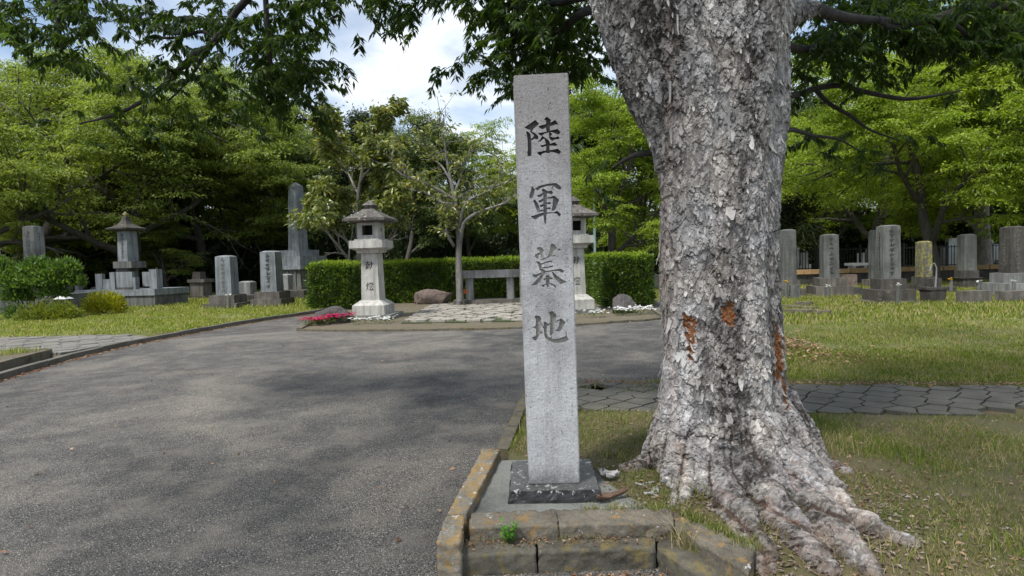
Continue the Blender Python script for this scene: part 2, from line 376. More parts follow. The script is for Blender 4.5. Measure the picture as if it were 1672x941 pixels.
def grass_mat(name, greens, straw, amt):
    m, nt, b = newmat(name); v = geopos(nt)
    g = N(nt, 'ShaderNodeNewGeometry'); rnd = g.outputs['Random Per Island']
    cl = noise(nt, v, 1.5, 5, 0.65)
    gc = ramp(nt, rnd, [(0.0, greens[0]), (0.5, greens[1]), (1.0, greens[2])])
    f = math_n(nt, 'MULTIPLY_ADD', rnd, 0.5, cl)
    f = math_n(nt, 'FRACT', math_n(nt, 'MULTIPLY', rnd, 7.13))
    thr = math_n(nt, 'MULTIPLY_ADD', cl, 2.2 , amt - 1.1)
    msk = math_n(nt, 'LESS_THAN', f, thr)
    col = mixc(nt, msk, gc, straw)
    L(nt, col, b.inputs['Base Color']); b.inputs['Roughness'].default_value = 0.6; b.inputs['Specular IOR Level'].default_value = 0.2
    tr = N(nt, 'ShaderNodeBsdfTranslucent'); L(nt, mixc(nt, 1.0, col, (1.4, 1.5, 0.8), 'MULTIPLY'), tr.inputs['Color'])
    ms = N(nt, 'ShaderNodeMixShader'); ms.inputs[0].default_value = 0.3
    L(nt, b.outputs[0], ms.inputs[1]); L(nt, tr.outputs[0], ms.inputs[2]); L(nt, ms.outputs[0], nt.nodes['Material Output'].inputs['Surface'])
    return m
M['grass_near'] = grass_mat('grass_near', [(0.06, 0.095, 0.014), (0.13, 0.175, 0.026), (0.20, 0.25, 0.04)], (0.38, 0.32, 0.17), 0.26)
M['grass_far'] = grass_mat('grass_far', [(0.09, 0.13, 0.014), (0.18, 0.235, 0.024), (0.29, 0.34, 0.045)], (0.40, 0.36, 0.15), 0.26)
M['grass_right'] = grass_mat('grass_right', [(0.07, 0.105, 0.012), (0.145, 0.19, 0.022), (0.23, 0.265, 0.04)], (0.34, 0.29, 0.13), 0.30)
def soil_mat(name, a, b_, green):
    m, nt, b = newmat(name); v = geopos(nt)
    col = ramp(nt, noise(nt, v, 9, 8, 0.72), [(0.3, a), (0.62, b_)])
    gm = ramp(nt, noise(nt, v, 1.3, 6, 0.65), [(0.35, g3(0.15)), (0.6, g3(0.95))])
    col = mixc(nt, gm, col, green)
    L(nt, col, b.inputs['Base Color']); b.inputs['Roughness'].default_value = 0.95
    bump(nt, b, noise(nt, v, 35, 6, 0.7), 0.9, 0.03); return m
M['soil_near'] = soil_mat('soil_near', (0.06, 0.042, 0.025), (0.20, 0.15, 0.09), (0.11, 0.105, 0.04))
M['soil_far'] = soil_mat('soil_far', (0.06, 0.05, 0.025), (0.16, 0.14, 0.06), (0.11, 0.135, 0.03))
M['soil_bed'] = soil_mat('soil_bed', (0.06, 0.045, 0.03), (0.17, 0.135, 0.10), (0.10, 0.09, 0.055))
M['soil_dark'] = soil_mat('soil_dark', (0.03, 0.035, 0.015), (0.07, 0.07, 0.03), (0.04, 0.06, 0.02))
def asphalt_mat():
    m, nt, b = newmat('asphalt'); v = geopos(nt)
    vo = N(nt, 'ShaderNodeTexVoronoi', i_Scale=125.0); L(nt, v, vo.inputs['Vector'])
    agg = ramp(nt, vo.outputs['Distance'], [(0.0, g3(0.19)), (0.4, g3(0.10)), (0.75, g3(0.032))])
    rc = N(nt, 'ShaderNodeSeparateXYZ'); L(nt, vo.outputs['Color'], rc.inputs[0])
    agg = mixc(nt, 1.0, agg, ramp(nt, rc.outputs[0], [(0, g3(0.45)), (0.7, g3(1.0)), (0.93, g3(1.35)), (1, g3(2.8))]), 'MULTIPLY')
    tint = ramp(nt, noise(nt, v, 0.42, 7, 0.60, 0.8), [(0.34, (0.85, 0.84, 0.83)), (0.5, (1.4, 1.36, 1.28)), (0.64, (2.5, 2.32, 2.02))])
    col = mixc(nt, 1.0, agg, tint, 'MULTIPLY')
    pale_mask = ramp(nt, noise(nt, v, 2.2, 8, 0.7), [(0.46, g3(0)), (0.70, g3(0.6))])  # patches of pale dust
    col = mixc(nt, pale_mask, col, (0.23, 0.21, 0.18))
    # repair seams and hairline cracks
    L(nt, col, b.inputs['Base Color']); b.inputs['Roughness'].default_value = 0.88; b.inputs['Specular IOR Level'].default_value = 0.35
    h = math_n(nt, 'MULTIPLY_ADD', noise(nt, v, 40, 5, 0.7), 0.8, math_n(nt, 'MULTIPLY', vo.outputs['Distance'], -1.0))
    bump(nt, b, h, 0.9, 0.012); return m
M['asphalt'] = asphalt_mat()
# ================================================================== GROUND
TREE_C = P(1185, 640, 4.55); TREE_C.z = 0
def smooth(x): x = np.clip(x, 0, 1); return x * x * (3 - 2 * x)
def hlawn(x, y):
    """height of the near lawn: swells up round the tree"""
    d = np.hypot(x - TREE_C.x, y - TREE_C.y)
    e = np.hypot((x - 1.45) / 1.3, y - 3.55)
    return 0.075 + 0.085 * smooth((2.0 - d) / 1.4) + 0.0 * e + 0.012 * np.sin(x * 3.1 + 1) * np.sin(y * 2.7)

def grid_patch(poly, step, hf, name, mats, jitter=0.0, skirt=0.25):
    """a sheet over a polygon with its own heights and a skirt going down round its edge"""
    bm = bmesh.new()
    vs = [bm.verts.new((p[0], p[1], 0)) for p in poly]
    f = bm.faces.new(vs)
    xs = [p[0] for p in poly]; ys = [p[1] for p in poly]
    for a, lo, hi in ((0, min(xs), max(xs)), (1, min(ys), max(ys))):
        k = lo + step
        while k < hi:
            co = Vector((k, 0, 0)) if a == 0 else Vector((0, k, 0)); no = Vector((1, 0, 0)) if a == 0 else Vector((0, 1, 0))
            bmesh.ops.bisect_plane(bm, geom=bm.verts[:] + bm.edges[:] + bm.faces[:], plane_co=co, plane_no=no)
            k += step
    for v in bm.verts: v.co.z = float(hf(v.co.x, v.co.y))
    be = [e for e in bm.edges if len(e.link_faces) == 1]
    r = bmesh.ops.extrude_edge_only(bm, edges=be)
    for g_ in r['geom']:
        if isinstance(g_, bmesh.types.BMVert): g_.co.z -= skirt
    bmesh.ops.recalc_face_normals(bm, faces=bm.faces)
    me = bpy.data.meshes.new(name); bm.to_mesh(me); bm.free()
    me.polygons.foreach_set('use_smooth', np.ones(len(me.polygons), dtype=bool))
    return tag(link(name, me, mats), kind='structure')

mb = MB(); mb.prism([(-300, -60), (300, -60), (300, 600), (-300, 600)], -0.5, -0.06)
tag(mb.build('ground', M['soil_dark']), kind='structure')

# ---- asphalt drive
def XY(px, py, z=0.0): q = G(px, py, z); return (q.x, q.y)
road = [(-14, -4), (-0.30, -4), (-0.30, 3.2), (0.9, 3.2), (4.6, 3.6), (4.6, 6.0), (10, 6.0), (10, 18.5), (-20, 18.5), (-20, 30), (-30, 30), (-30, -4)]
road = [(-30, -6), (12, -6), (12, 30), (-30, 30)]
grid_patch(road, 1.5, lambda x, y: 0.0, 'road', M['asphalt'], skirt=0.1)

# ---- left lawn, brick path and planter bed beyond the kerb
ZL = 0.09
kerb_pts = [(-260, 690), (-120, 648), (0, 610), (60, 594), (120, 577), (170, 566), (215, 556), (255, 549), (300, 541), (350, 532), (400, 523.5), (450, 516), (500, 509.5), (540, 503)]
kw = [G(a, b, 0.11) for a, b in kerb_pts]
kw = [Vector((q.x, q.y, 0)) for q in kw]
def offset(pts, d):
    o = []
    for i, p in enumerate(pts):
        t = (pts[min(i + 1, len(pts) - 1)] - pts[max(i - 1, 0)]); t.z = 0; t.normalize()
        o.append(p + Vector((-t.y, t.x, 0)) * d)
    return o
def kerb_mesh(pts, width, z0, z1, name, mat, joint=1.0, seed=1):
    """a row of kerb stones with open joints"""
    mb = MB(); rr = random.Random(seed)
    # resample
    L_ = [0.0]
    for i in range(1, len(pts)): L_.append(L_[-1] + (pts[i] - pts[i - 1]).length)
    def at(s):
        for i in range(1, len(pts)):
            if s <= L_[i]:
                f = (s - L_[i - 1]) / (L_[i] - L_[i - 1]); return pts[i - 1].lerp(pts[i], f)
        return pts[-1]
    s = 0.0
    while s < L_[-1] - 0.05:
        e = min(s + joint, L_[-1]); a, b = at(s + 0.006), at(e - 0.006)
        t = (b - a).normalized(); n = Vector((-t.y, t.x, 0)) * width / 2
        dz = rr.uniform(-0.006, 0.006)
        mb.prism([a - n, b - n, b + n, a + n], z0, z1 + dz); s = e
    mb.bevel(0.012, 1)
    return tag(mb.build(name, mat), kind='structure')
kerb_mesh(offset(kw, 0.06), 0.13, -0.05, 0.11, 'kerb', M['kerb'], 0.9, 3)

inner = offset(kw, 0.13)
iA = 2; i1 = kerb_pts.index((255, 549))
pL0, pL1 = G(-60, 546, ZL), G(215, 546.5, ZL)
lawn_l = [Vector((q.x, q.y, 0)) for q in inner[i1 + 1:]]
far_l = [(-6.9, 27.0), (-6.9, 60), (-60, 60), (-60, pL0.y)]
lawn_poly = [(pL1.x - 0.02, pL1.y + 0.02)] + [(q.x, q.y) for q in lawn_l] + far_l
grid_patch(lawn_poly, 2.0, lambda x, y: ZL + 0.0, 'lawn', M['soil_far'])
LAWN_L = lawn_poly
def voronoi_tiles(poly, seeds, gap, z0, z1, rnd=0.004, bevel=0.006, inset_clip=None, seed=0, tilt=0.0):
    """flat stones fitted to one another with open joints: each seed's cell, clipped to the polygon and drawn in"""
    rr = random.Random(seed); mb = MB(); S = [Vector(p) for p in seeds]
    def clip(pg, p0, n):
        out_ = []
        for i in range(len(pg)):
            a, b = pg[i], pg[(i + 1) % len(pg)]; da, db = (a - p0).dot(n), (b - p0).dot(n)
            if da <= 0: out_.append(a)
            if (da < 0) != (db < 0) and abs(da - db) > 1e-9: out_.append(a.lerp(b, da / (da - db)))
        return out_
    def inside(p):
        c = False; n = len(poly)
        for i in range(n):
            a, b = poly[i], poly[(i + 1) % n]
            if (a[1] > p.y) != (b[1] > p.y) and p.x < (b[0] - a[0]) * (p.y - a[1]) / (b[1] - a[1]) + a[0]: c = not c
        return c
    P2 = [Vector((p[0], p[1])) for p in poly]
    ar = sum(P2[i].x * P2[(i + 1) % len(P2)].y - P2[(i + 1) % len(P2)].x * P2[i].y for i in range(len(P2)))
    if ar < 0: P2.reverse()
    for i, s in enumerate(S):
        if not inside(s): continue
        near = sorted((q for j, q in enumerate(S) if j != i and abs(q.x - s.x) < 1.6 and abs(q.y - s.y) < 1.6), key=lambda q: (q - s).length)[:14]
        rad = 0.8
        pg = [s + Vector((rad * math.cos(k * math.pi / 4), rad * math.sin(k * math.pi / 4))) for k in range(8)]
        for q in near:
            n = (q - s); ln = n.length; n.normalize()
            pg = clip(pg, s + n * (ln / 2 - gap), n)
            if len(pg) < 3: break
        if len(pg) >= 3:
            for k in range(len(P2)):
                a, b = P2[k], P2[(k + 1) % len(P2)]; t = (b - a).normalized(); n = Vector((t.y, -t.x))
                pg = clip(pg, a, n)
                if len(pg) < 3: break
        if len(pg) < 3: continue
        cl = []
        for v in pg:
            if not cl or (v - cl[-1]).length > 0.012: cl.append(v)
        if len(cl) >= 3 and (cl[0] - cl[-1]).length > 0.012:
            dz = rr.uniform(-rnd, rnd)
            mb.prism([(v.x, v.y) for v in cl], z0, z1 + dz)
    if bevel: mb.bevel(bevel, 1)
    return mb
def hexseeds(x0, x1, y0, y1, sx, sy, jit, seed):
    rr = random.Random(seed); o = []; j = 0; y = y0
    while y < y1:
        x = x0 + (sx / 2 if j % 2 else 0)
        while x < x1: o.append((x + rr.uniform(-jit, jit), y + rr.uniform(-jit, jit))); x += sx
        y += sy; j += 1
    return o
# left brick path
bedc = G(80, 583, ZL)
path_l = [(pL0.x, pL0.y)] + [(pL1.x, pL1.y)] + [(inner[i].x, inner[i].y) for i in range(i1, 3, -1)] + [XY(78, 577, ZL), XY(-60, 581, ZL)]
grid_patch(path_l, 2.0, lambda x, y: ZL - 0.045, 'path_bed', M['soil_bed'])
xs = [p[0] for p in path_l]; ys = [p[1] for p in path_l]
mbp = voronoi_tiles(path_l, hexseeds(min(xs), max(xs), min(ys), max(ys), 0.42, 0.30, 0.05, 4), 0.012, ZL - 0.1, ZL, 0.008, 0.008)
tag(mbp.build('path', M['paver_left']), kind='structure')
# planter bed lower left
bed_pts = [G(a, b, 0.2) for a, b in ((-200, 646), (-100, 620), (0, 591), (40, 580), (76, 572))]
bed_pts = [Vector((q.x, q.y, 0)) for q in bed_pts]
kerb_mesh(bed_pts, 0.12, 0.0, 0.2, 'bed_kerb', M['edging_dark'], 0.8, 5)
bin_ = offset(bed_pts, 0.06)
bed_poly = [(q.x, q.y) for q in bin_] + [(bin_[-1].x - .2, bin_[-1].y + 0.5), XY(-60, 574, 0.15), (bin_[0].x - 3, bin_[0].y + 2)]
grid_patch(bed_poly, 0.5, lambda x, y: 0.165 + 0.01 * math.sin(7 * x) * math.cos(5 * y), 'planting_bed', M['soil_bed'])
BED_L = bed_poly

# ---- lantern forecourt bed and cobbles
fk = [Vector((*XY(a, b, 0.08), 0)) for a, b in ((1085, 516), (1060, 519.5), (1000, 523), (940, 527), (855, 531.5), (760, 534.5), (650, 536), (560, 536.5), (488, 536))]
kerb_mesh(fk, 0.10, -0.03, 0.055, 'forecourt_kerb', M['edging_dark'], 0.9, 8)
lk = [Vector((*XY(488, 536, 0.08), 0)), Vector((-7.3, 22.0, 0)), ]
kerb_mesh([fk[-1], Vector((fk[-1].x - 0.75, 21.5, 0))], 0.12, -0.03, 0.08, 'forecourt_kerb', M['edging_dark'], 0.9, 9)
rk = [fk[0], Vector((fk[0].x + 0.4, 20.5, 0))]
kerb_mesh(rk, 0.12, -0.03, 0.08, 'forecourt_kerb', M['edging_dark'], 0.9, 10)
fb = [(q.x, q.y + 0.05) for q in fk] + [(fk[-1].x - 0.75, 21.5), (-8.2, 27.2), (7, 27.2), (rk[1].x, rk[1].y)]
grid_patch(fb, 1.0, lambda x, y: 0.04, 'forecourt_soil', M['soil_bed'])
cob = [XY(648, 530, 0.09), XY(862, 528, 0.09), XY(862, 497.5, 0.09), XY(700, 499.5, 0.09)]
cob2 = [(cob[0][0], 16.72), (0.35, 16.36), (0.45, 23.2), (cob[3][0], 23.4)]
mbp = voronoi_tiles(cob2, hexseeds(-4, 1, 16.2, 23.6, 0.44, 0.38, 0.12, 11), 0.042, 0.0, 0.115, 0.012, 0.03, seed=2)
grid_patch(cob2, 1.0, lambda x, y: 0.07, 'cobble_bed', M['soil_dark'], skirt=.02)
tag(mbp.build('cobble_paving', M['cobble'], smooth=False), kind='structure')

# ---- right lawn beyond the paver path
ZR = 0.09
pf0, pf1 = G(870, 624, ZR), G(1900, 631, ZR)
pn0, pn1 = G(850, 670, ZR), G(1900, 679, ZR)
dirp = (pf1 - pf0)
rl = [XY(1268, 618, ZR), XY(1900, 628, ZR), (60, 7.5), (60, 70), (5.5, 70), (5.2, 24), XY(1240, 500, ZR), XY(1262, 520, ZR)]
grid_patch(rl, 1.0, lambda x, y: ZR - 0.01 + 0.01 * math.sin(x) * math.cos(y * 0.7), 'lawn', M['soil_far'])
LAWN_R = rl
strip = [XY(936, 619, ZR), XY(1300, 615, ZR), XY(1290, 640, ZR), XY(930, 640, ZR)]
grid_patch(strip, 0.4, lambda x, y: 0.05, 'verge', M['soil_near'], skirt=0.1)
pp = [(pf0.x, pf0.y), (pf1.x, pf1.y), (pn1.x, pn1.y), (pn0.x, pn0.y)]
grid_patch(pp, 1.0, lambda x, y: 0.05, 'path_bed', M['soil_near'])
mbp = voronoi_tiles(pp, hexseeds(-0.5, 8.5, 5.3, 9.0, 0.34, 0.21, 0.05, 27), 0.011, 0.0, ZR, 0.004, 0.006)
tag(mbp.build('path', M['paver']), kind='structure')

# ---- near lawn round the tree
nk = [G(820, 732, 0.12), G(838, 692, 0.12), G(852, 660, 0.12), G(862, 640, 0.10)]
nk = [Vector((q.x, q.y, 0)) for q in nk]
kerb_mesh(nk, 0.10, -0.03, 0.115, 'kerb', M['edging_dark'], 0.7, 13)
near_poly = [(nk[0].x + 0.05, nk[0].y - 0.3), (nk[0].x + 0.05, nk[0].y), (nk[-1].x + 0.05, nk[-1].y - 0.2), (pn0.x + .1, pn0.y), (pn1.x, pn1.y), (8.5, -1.0), (0.6, -1.0), (0.95, 2.9), (0.98, 3.47), (0.7, 3.62), (-0.15, 3.62), (-0.2, 4.2)]
grid_patch(near_poly, 0.16, hlawn, 'lawn', M['soil_near'])
NEAR = near_poly

# ================================================================== GRASS
def in_poly(X, Y, poly):
    c = np.zeros(len(X), bool); n = len(poly)
    for i in range(n):
        x1, y1 = poly[i][0], poly[i][1]; x2, y2 = poly[(i + 1) % n][0], poly[(i + 1) % n][1]
        if y1 == y2: continue
        m = ((y1 > Y) != (y2 > Y)) & (X < (x2 - x1) * (Y - y1) / (y2 - y1) + x1); c ^= m
    return c
def blades(X, Y, Z, hmin, hmax, wd, rng, lean=0.5):
    n = len(X); a = rng.uniform(0, 2 * np.pi, n); h = rng.uniform(hmin, hmax, n)
    ln = rng.uniform(0.1, lean, n) * h; b = rng.uniform(0, 2 * np.pi, n)
    p = np.stack([X, Y, Z], 1); side = np.stack([np.cos(a), np.sin(a), np.zeros(n)], 1) * (wd * rng.uniform(0.6, 1.3, n))[:, None] / 2
    ld = np.stack([np.cos(b), np.sin(b), np.zeros(n)], 1)
    mid = p + np.stack([0 * h, 0 * h, h * 0.6], 1) + ld * (ln * 0.35)[:, None]
    tip = p + np.stack([0 * h, 0 * h, h], 1) + ld * ln[:, None]
    V = np.stack([p - side, p + side, mid + side * 0.7, mid - side * 0.7, tip], 1).reshape(-1, 3)
    o = np.arange(n) * 5
    F = np.concatenate([np.stack([o, o + 1, o + 2], 1), np.stack([o, o + 2, o + 3], 1), np.stack([o + 3, o + 2, o + 4], 1)])
    return V, F
def scatter(poly, dens, rng, mask=None):
    xs = [p[0] for p in poly]; ys = [p[1] for p in poly]
    A = (max(xs) - min(xs)) * (max(ys) - min(ys)); n = int(A * dens)
    X = rng.uniform(min(xs), max(xs), n); Y = rng.uniform(min(ys), max(ys), n)
    k = in_poly(X, Y, poly)
    # only what can be seen: a wedge a little wider than the view
    k &= (np.abs(X) < Y * 1.0 + 1.5) & (Y > 0.8)
    if mask is not None: k[k] &= mask(X[k], Y[k])
    return X[k], Y[k]
def vnoise(X, Y, s, seed=0):
    """cheap smooth noise for patchiness"""
    r = np.random.default_rng(seed); v = 0; a = 1
    for o in range(4):
        for _ in range(3):
            th = r.uniform(0, 2 * np.pi); ph = r.uniform(0, 6.28); v = v + a * np.sin((X * np.cos(th) + Y * np.sin(th)) * s * (1.7 ** o) + ph + 1.3 * np.sin((Y * np.cos(th) - X * np.sin(th)) * s * 0.7 * 1.7 ** o))
        a *= 0.7
    return v / 5.0
rng = np.random.default_rng(5)
def patchy(lo, seed, s=2.2):
    return lambda X, Y: rng.uniform(0, 1, len(X)) < np.clip(lo + 0.5 + 0.9 * vnoise(X, Y, s, seed), 0.04, 1)
PLOT = [(-0.4, 2.9), (-0.4, 4.95), (0.1, 4.95), (0.75, 4.62), (0.75, 3.62), (0.98, 3.5), (0.98, 2.9)]
X, Y = scatter(NEAR, 7000, rng, lambda X, Y: patchy(0.0, 1, 3.2)(X, Y) & ~in_poly(X, Y, PLOT) & (rng.uniform(0, 1, len(X)) > 0.93 * np.exp(-(np.hypot((X - 1.5) / 1.1, Y - 3.6) / .62) ** 2)) & (X < 5.6))
a_ = blades(X, Y, hlawn(X, Y) - 0.004, 0.012, 0.045, 0.0042, rng, 1.3)
X, Y = scatter(NEAR, 900, rng, lambda X, Y: (vnoise(X, Y, 3.0, 9) > 0.1) & ~in_poly(X, Y, PLOT) & (X < 5.6))
b_ = blades(X, Y, hlawn(X, Y) - 0.004, 0.05, 0.11, 0.005, rng, 1.0)
V, F = merge_arrays([a_, b_]); print('near grass', len(F))
tag(link('lawn_grass', mesh_np('lawn_grass', V, F), M['grass_near']), 'thin patchy grass with straw round the big tree', 'grass', kind='stuff')
EARTH = [XY(1262, 600, ZR), XY(1284, 596, ZR), XY(1292, 570, ZR), XY(1308, 548, ZR), XY(1318, 530, ZR), XY(1300, 516, ZR), XY(1258, 520, ZR)]
0 and grid_patch([(a, b) for a, b in EARTH], 0.4, lambda x, y: ZR + 0.004 + .006 * math.sin(9 * x) * math.sin(7 * y), 'bare_earth', M['soil_dark'], skirt=0.04)
X, Y = scatter(LAWN_R, 900, rng, lambda X, Y: (Y < 13.5) & patchy(0.3, 2)(X, Y) & ~(in_poly(X, Y, EARTH) & (rng.uniform(0, 1, len(X)) < .6)))
a_ = blades(X, Y, np.full(len(X), ZR - 0.01), 0.025, 0.065, 0.011, rng, 1.1)
X, Y = scatter(LAWN_R, 230, rng, lambda X, Y: (Y >= 13.5) & (Y < 34))
b_ = blades(X, Y, np.full(len(X), ZR - 0.01), 0.04, 0.12, 0.024, rng, 0.7)
X, Y = scatter(LAWN_R, 1000, rng, lambda X, Y: (Y < 10))
c_ = blades(X, Y, np.full(len(X), ZR - 0.01), 0.02, 0.05, 0.012, rng, 1.2)
V, F = merge_arrays([a_, b_, c_]); print('right grass', len(F))
tag(link('lawn_grass', mesh_np('lawn_grass', V, F), M['grass_right']), 'short green grass on the lawn behind the paved path', 'grass', kind='stuff')
X, Y = scatter(LAWN_L, 520, rng, lambda X, Y: (Y < 24) & patchy(.3, 12, 1.5)(X, Y))
a_ = blades(X, Y, np.full(len(X), ZL), 0.03, 0.095, 0.019, rng, 0.9)
X, Y = scatter(LAWN_L, 90, rng, lambda X, Y: (Y >= 24) & (Y < 45))
b_ = blades(X, Y, np.full(len(X), ZL), 0.06, 0.18, 0.035, rng, 0.7)
X, Y = scatter(BED_L, 500, rng, lambda X, Y: vnoise(X, Y, 2, 5) > 0.25)
c_ = blades(X, Y, np.full(len(X), 0.165), 0.04, 0.16, 0.012, rng, 0.7)
V, F = merge_arrays([a_, b_, c_]); print('left grass', len(F))
tag(link('lawn_grass', mesh_np('lawn_grass', V, F), M['grass_far']), 'bright green grass on the lawn before the left graves', 'grass', kind='stuff')
# sparse weeds on the verge between drive and path
X, Y = scatter(strip, 2500, rng, patchy(-0.1, 6, 3.0))
V, F = blades(X, Y, np.full(len(X), 0.05), 0.02, 0.09, 0.008, rng, 1.0)
tag(link('verge_grass', mesh_np('verge_grass', V, F), M['grass_near']), 'straggling dry grass along the far edge of the paved path', 'grass', kind='stuff')
# ================================================================== CARVED PILLAR
YP = 3.98; ZB = 0.215
def onface(px, py, Y=YP): q = P(px, py, Y); return (q.x, q.z)
tl, tr, br_, bl = onface(838.5, 123), onface(928, 118.5), onface(947.5, 798), onface(864.5, 797)
pil = empty('stone_pillar', ((bl[0] + br_[0]) / 2, YP + 0.17, ZB), 0,
            'tall pale granite pillar carved with large characters standing on a black block', 'stone pillar')
def pillar_body():
    bm = bmesh.new(); o = pil.location; dp = 0.33
    zb, zt = ZB + 0.001, (tl[1] + tr[1]) / 2
    cx0, cx1 = (bl[0], br_[0]), (tl[0], tr[0]); vs = []
    for (xa, xb, z) in ((cx0[0], cx0[1], zb), (cx1[0], cx1[1], zt)):
        zz = (z, z) if z == zb else (tl[1], tr[1])
        vs += [bm.verts.new(Vector((xa, YP, zz[0])) - o), bm.verts.new(Vector((xb, YP, zz[1])) - o), bm.verts.new(Vector((xb, YP + dp, zz[1])) - o), bm.verts.new(Vector((xa, YP + dp, zz[0])) - o)]
    for f in [(3, 2, 1, 0), (4, 5, 6, 7), (0, 1, 5, 4), (1, 2, 6, 5), (2, 3, 7, 6), (3, 0, 4, 7)]: bm.faces.new([vs[i] for i in f])
    bmesh.ops.recalc_face_normals(bm, faces=bm.faces)
    bmesh.ops.bevel(bm, geom=bm.edges[:], offset=0.006, segments=2, affect='EDGES')
    me = bpy.data.meshes.new('shaft'); bm.to_mesh(me); bm.free(); return me
shaft = link('shaft', pillar_body(), [M['pillar']], pil)
GLY = {
 (845, 180, 1): [
  [(118,297),(300,168),(370,232),(268,322),(238,378),(210,372),(225,330),(195,338)],
  [(238,370),(290,385),(350,440),(358,490),(320,500),(285,490),(240,520),(232,490),(270,460),(285,430),(225,385)],
  [(145,375),(180,365),(222,410),(230,480),(240,560),(238,770),(222,785),(168,788),(175,680),(172,520),(160,430)],
  [(450,158),(500,110),(570,165),(560,220),(552,372),(500,372),(490,330),(488,180)],
  [(360,280),(385,265),(480,240),(560,215),(645,168),(700,245),(640,245),(570,275),(480,300),(430,328),(385,310)],
  [(345,390),(400,385),(480,372),(560,350),(685,322),(738,378),(700,415),(660,405),(590,375),(545,385),(470,395),(410,440),(370,420)],
  [(425,435),(470,480),(430,500),(400,525),(350,550),(345,540),(385,505)],
  [(535,378),(585,395),(585,430),(560,445),(600,468),(660,462),(690,445),(715,465),(710,495),(640,500),(600,525),(560,505),(540,470)],
  [(440,450),(530,515),(555,560),(545,600),(550,700),(555,735),(490,735),(490,600),(470,520)],
  [(382,600),(430,598),(500,575),(570,570),(635,548),(680,590),(660,612),(560,605),(480,615),(420,640)],
  [(332,722),(400,705),(500,688),(600,680),(685,660),(748,715),(710,750),(600,715),(490,722),(420,745),(395,782),(350,750)]],
 (850, 290, 2): [
  [(190,150),(245,200),(230,280),(200,340),(175,360),(150,340),(150,290),(180,220)],
  [(240,190),(330,140),(450,110),(560,97),(610,95),(695,165),(690,195),(660,208),(620,190),(570,150),(540,190),(525,190),(555,140),(450,145),(340,180),(290,225)],
  [(270,310),(330,290),(380,255),(355,210),(400,190),(460,235),(530,225),(555,255),(530,290),(480,275),(440,262),(400,280),(360,320),(310,340)],
  [(385,235),(450,240),(450,400),(450,600),(430,800),(405,770),(390,640),(388,400)],
  [(215,400),(240,372),(290,430),(320,500),(330,560),(388,545),(388,572),(300,600),(270,550),(240,460)],
  [(295,400),(388,360),(388,400),(330,430)],
  [(325,475),(388,455),(388,490),(345,510)],
  [(440,348),(530,330),(570,308),(660,380),(640,430),(600,540),(550,575),(530,560),(545,480),(555,360),(440,362)],
  [(440,430),(500,418),(525,435),(500,458),(440,448)],
  [(440,520),(495,508),(520,525),(495,545),(440,538)],
  [(168,660),(230,650),(310,618),(390,600),(390,640),(310,680),(250,718),(200,690)],
  [(440,600),(560,595),(625,570),(695,632),(660,668),(620,620),(560,612),(440,617)]],
 (850, 390, 3): [
  [(272,160),(320,138),(365,155),(405,198),(375,225),(402,325),(355,330),(325,215)],
  [(245,270),(330,232),(335,255),(310,290),(300,345),(265,330),(245,300)],
  [(510,105),(535,82),(590,105),(618,160),(560,230),(530,290),(465,330),(450,318),(490,240),(505,170)],
  [(620,178),(660,168),(692,200),(650,192)],
  [(330,355),(450,318),(590,275),(600,300),(520,300),(440,335),(370,362)],
  [(590,275),(660,330),(640,400),(600,520),(545,520),(560,440),(575,300)],
  [(258,385),(300,385),(360,425),(360,520),(345,545),(325,540),(305,440)],
  [(355,422),(440,388),(530,372),(545,395),(450,408),(365,442)],
  [(370,488),(470,476),(550,456),(556,482),(470,498),(370,508)],
  [(195,605),(260,610),(350,580),(345,605),(290,640),(270,670),(225,655)],
  [(420,556),(560,530),(690,512),(745,545),(715,585),(650,550),(540,557),(420,574)],
  [(345,530),(370,510),(425,545),(410,610),(340,720),(270,790),(190,800),(185,790),(270,710),(330,640),(350,590)],
  [(530,560),(560,572),(640,650),(785,735),(750,755),(700,775),(690,785),(630,730),(570,660)],
  [(420,635),(460,618),(560,685),(530,695),(490,700),(500,760),(540,765),(600,800),(610,850),(575,810),(520,785),(480,775),(480,825),(450,830),(445,790),(400,800),(405,830),(350,805),(370,790),(435,770),(430,730),(440,700),(390,705),(400,680),(440,665)]],
 (850, 495, 4): [
  [(235,230),(275,210),(330,225),(355,265),(340,310),(380,370),(385,390),(345,400),(330,470),(385,505),(330,545),(295,590),(265,640),(235,640),(190,590),(240,570),(262,550),(268,450),(235,425),(195,415),(250,395),(262,350),(262,280)],
  [(390,330),(430,322),(462,355),(500,340),(600,310),(695,262),(768,330),(720,430),(680,480),(640,490),(585,468),(630,440),(660,370),(668,295),(600,325),(500,375),(455,395),(445,480),(450,530),(480,580),(550,610),(640,608),(770,565),(775,440),(790,565),(825,625),(780,660),(700,680),(590,682),(480,650),(425,600),(405,540),(400,450),(372,410),(400,370)],
  [(475,165),(535,135),(610,195),(590,320),(580,420),(560,520),(535,558),(500,555),(505,440),(510,330),(505,190)]]}
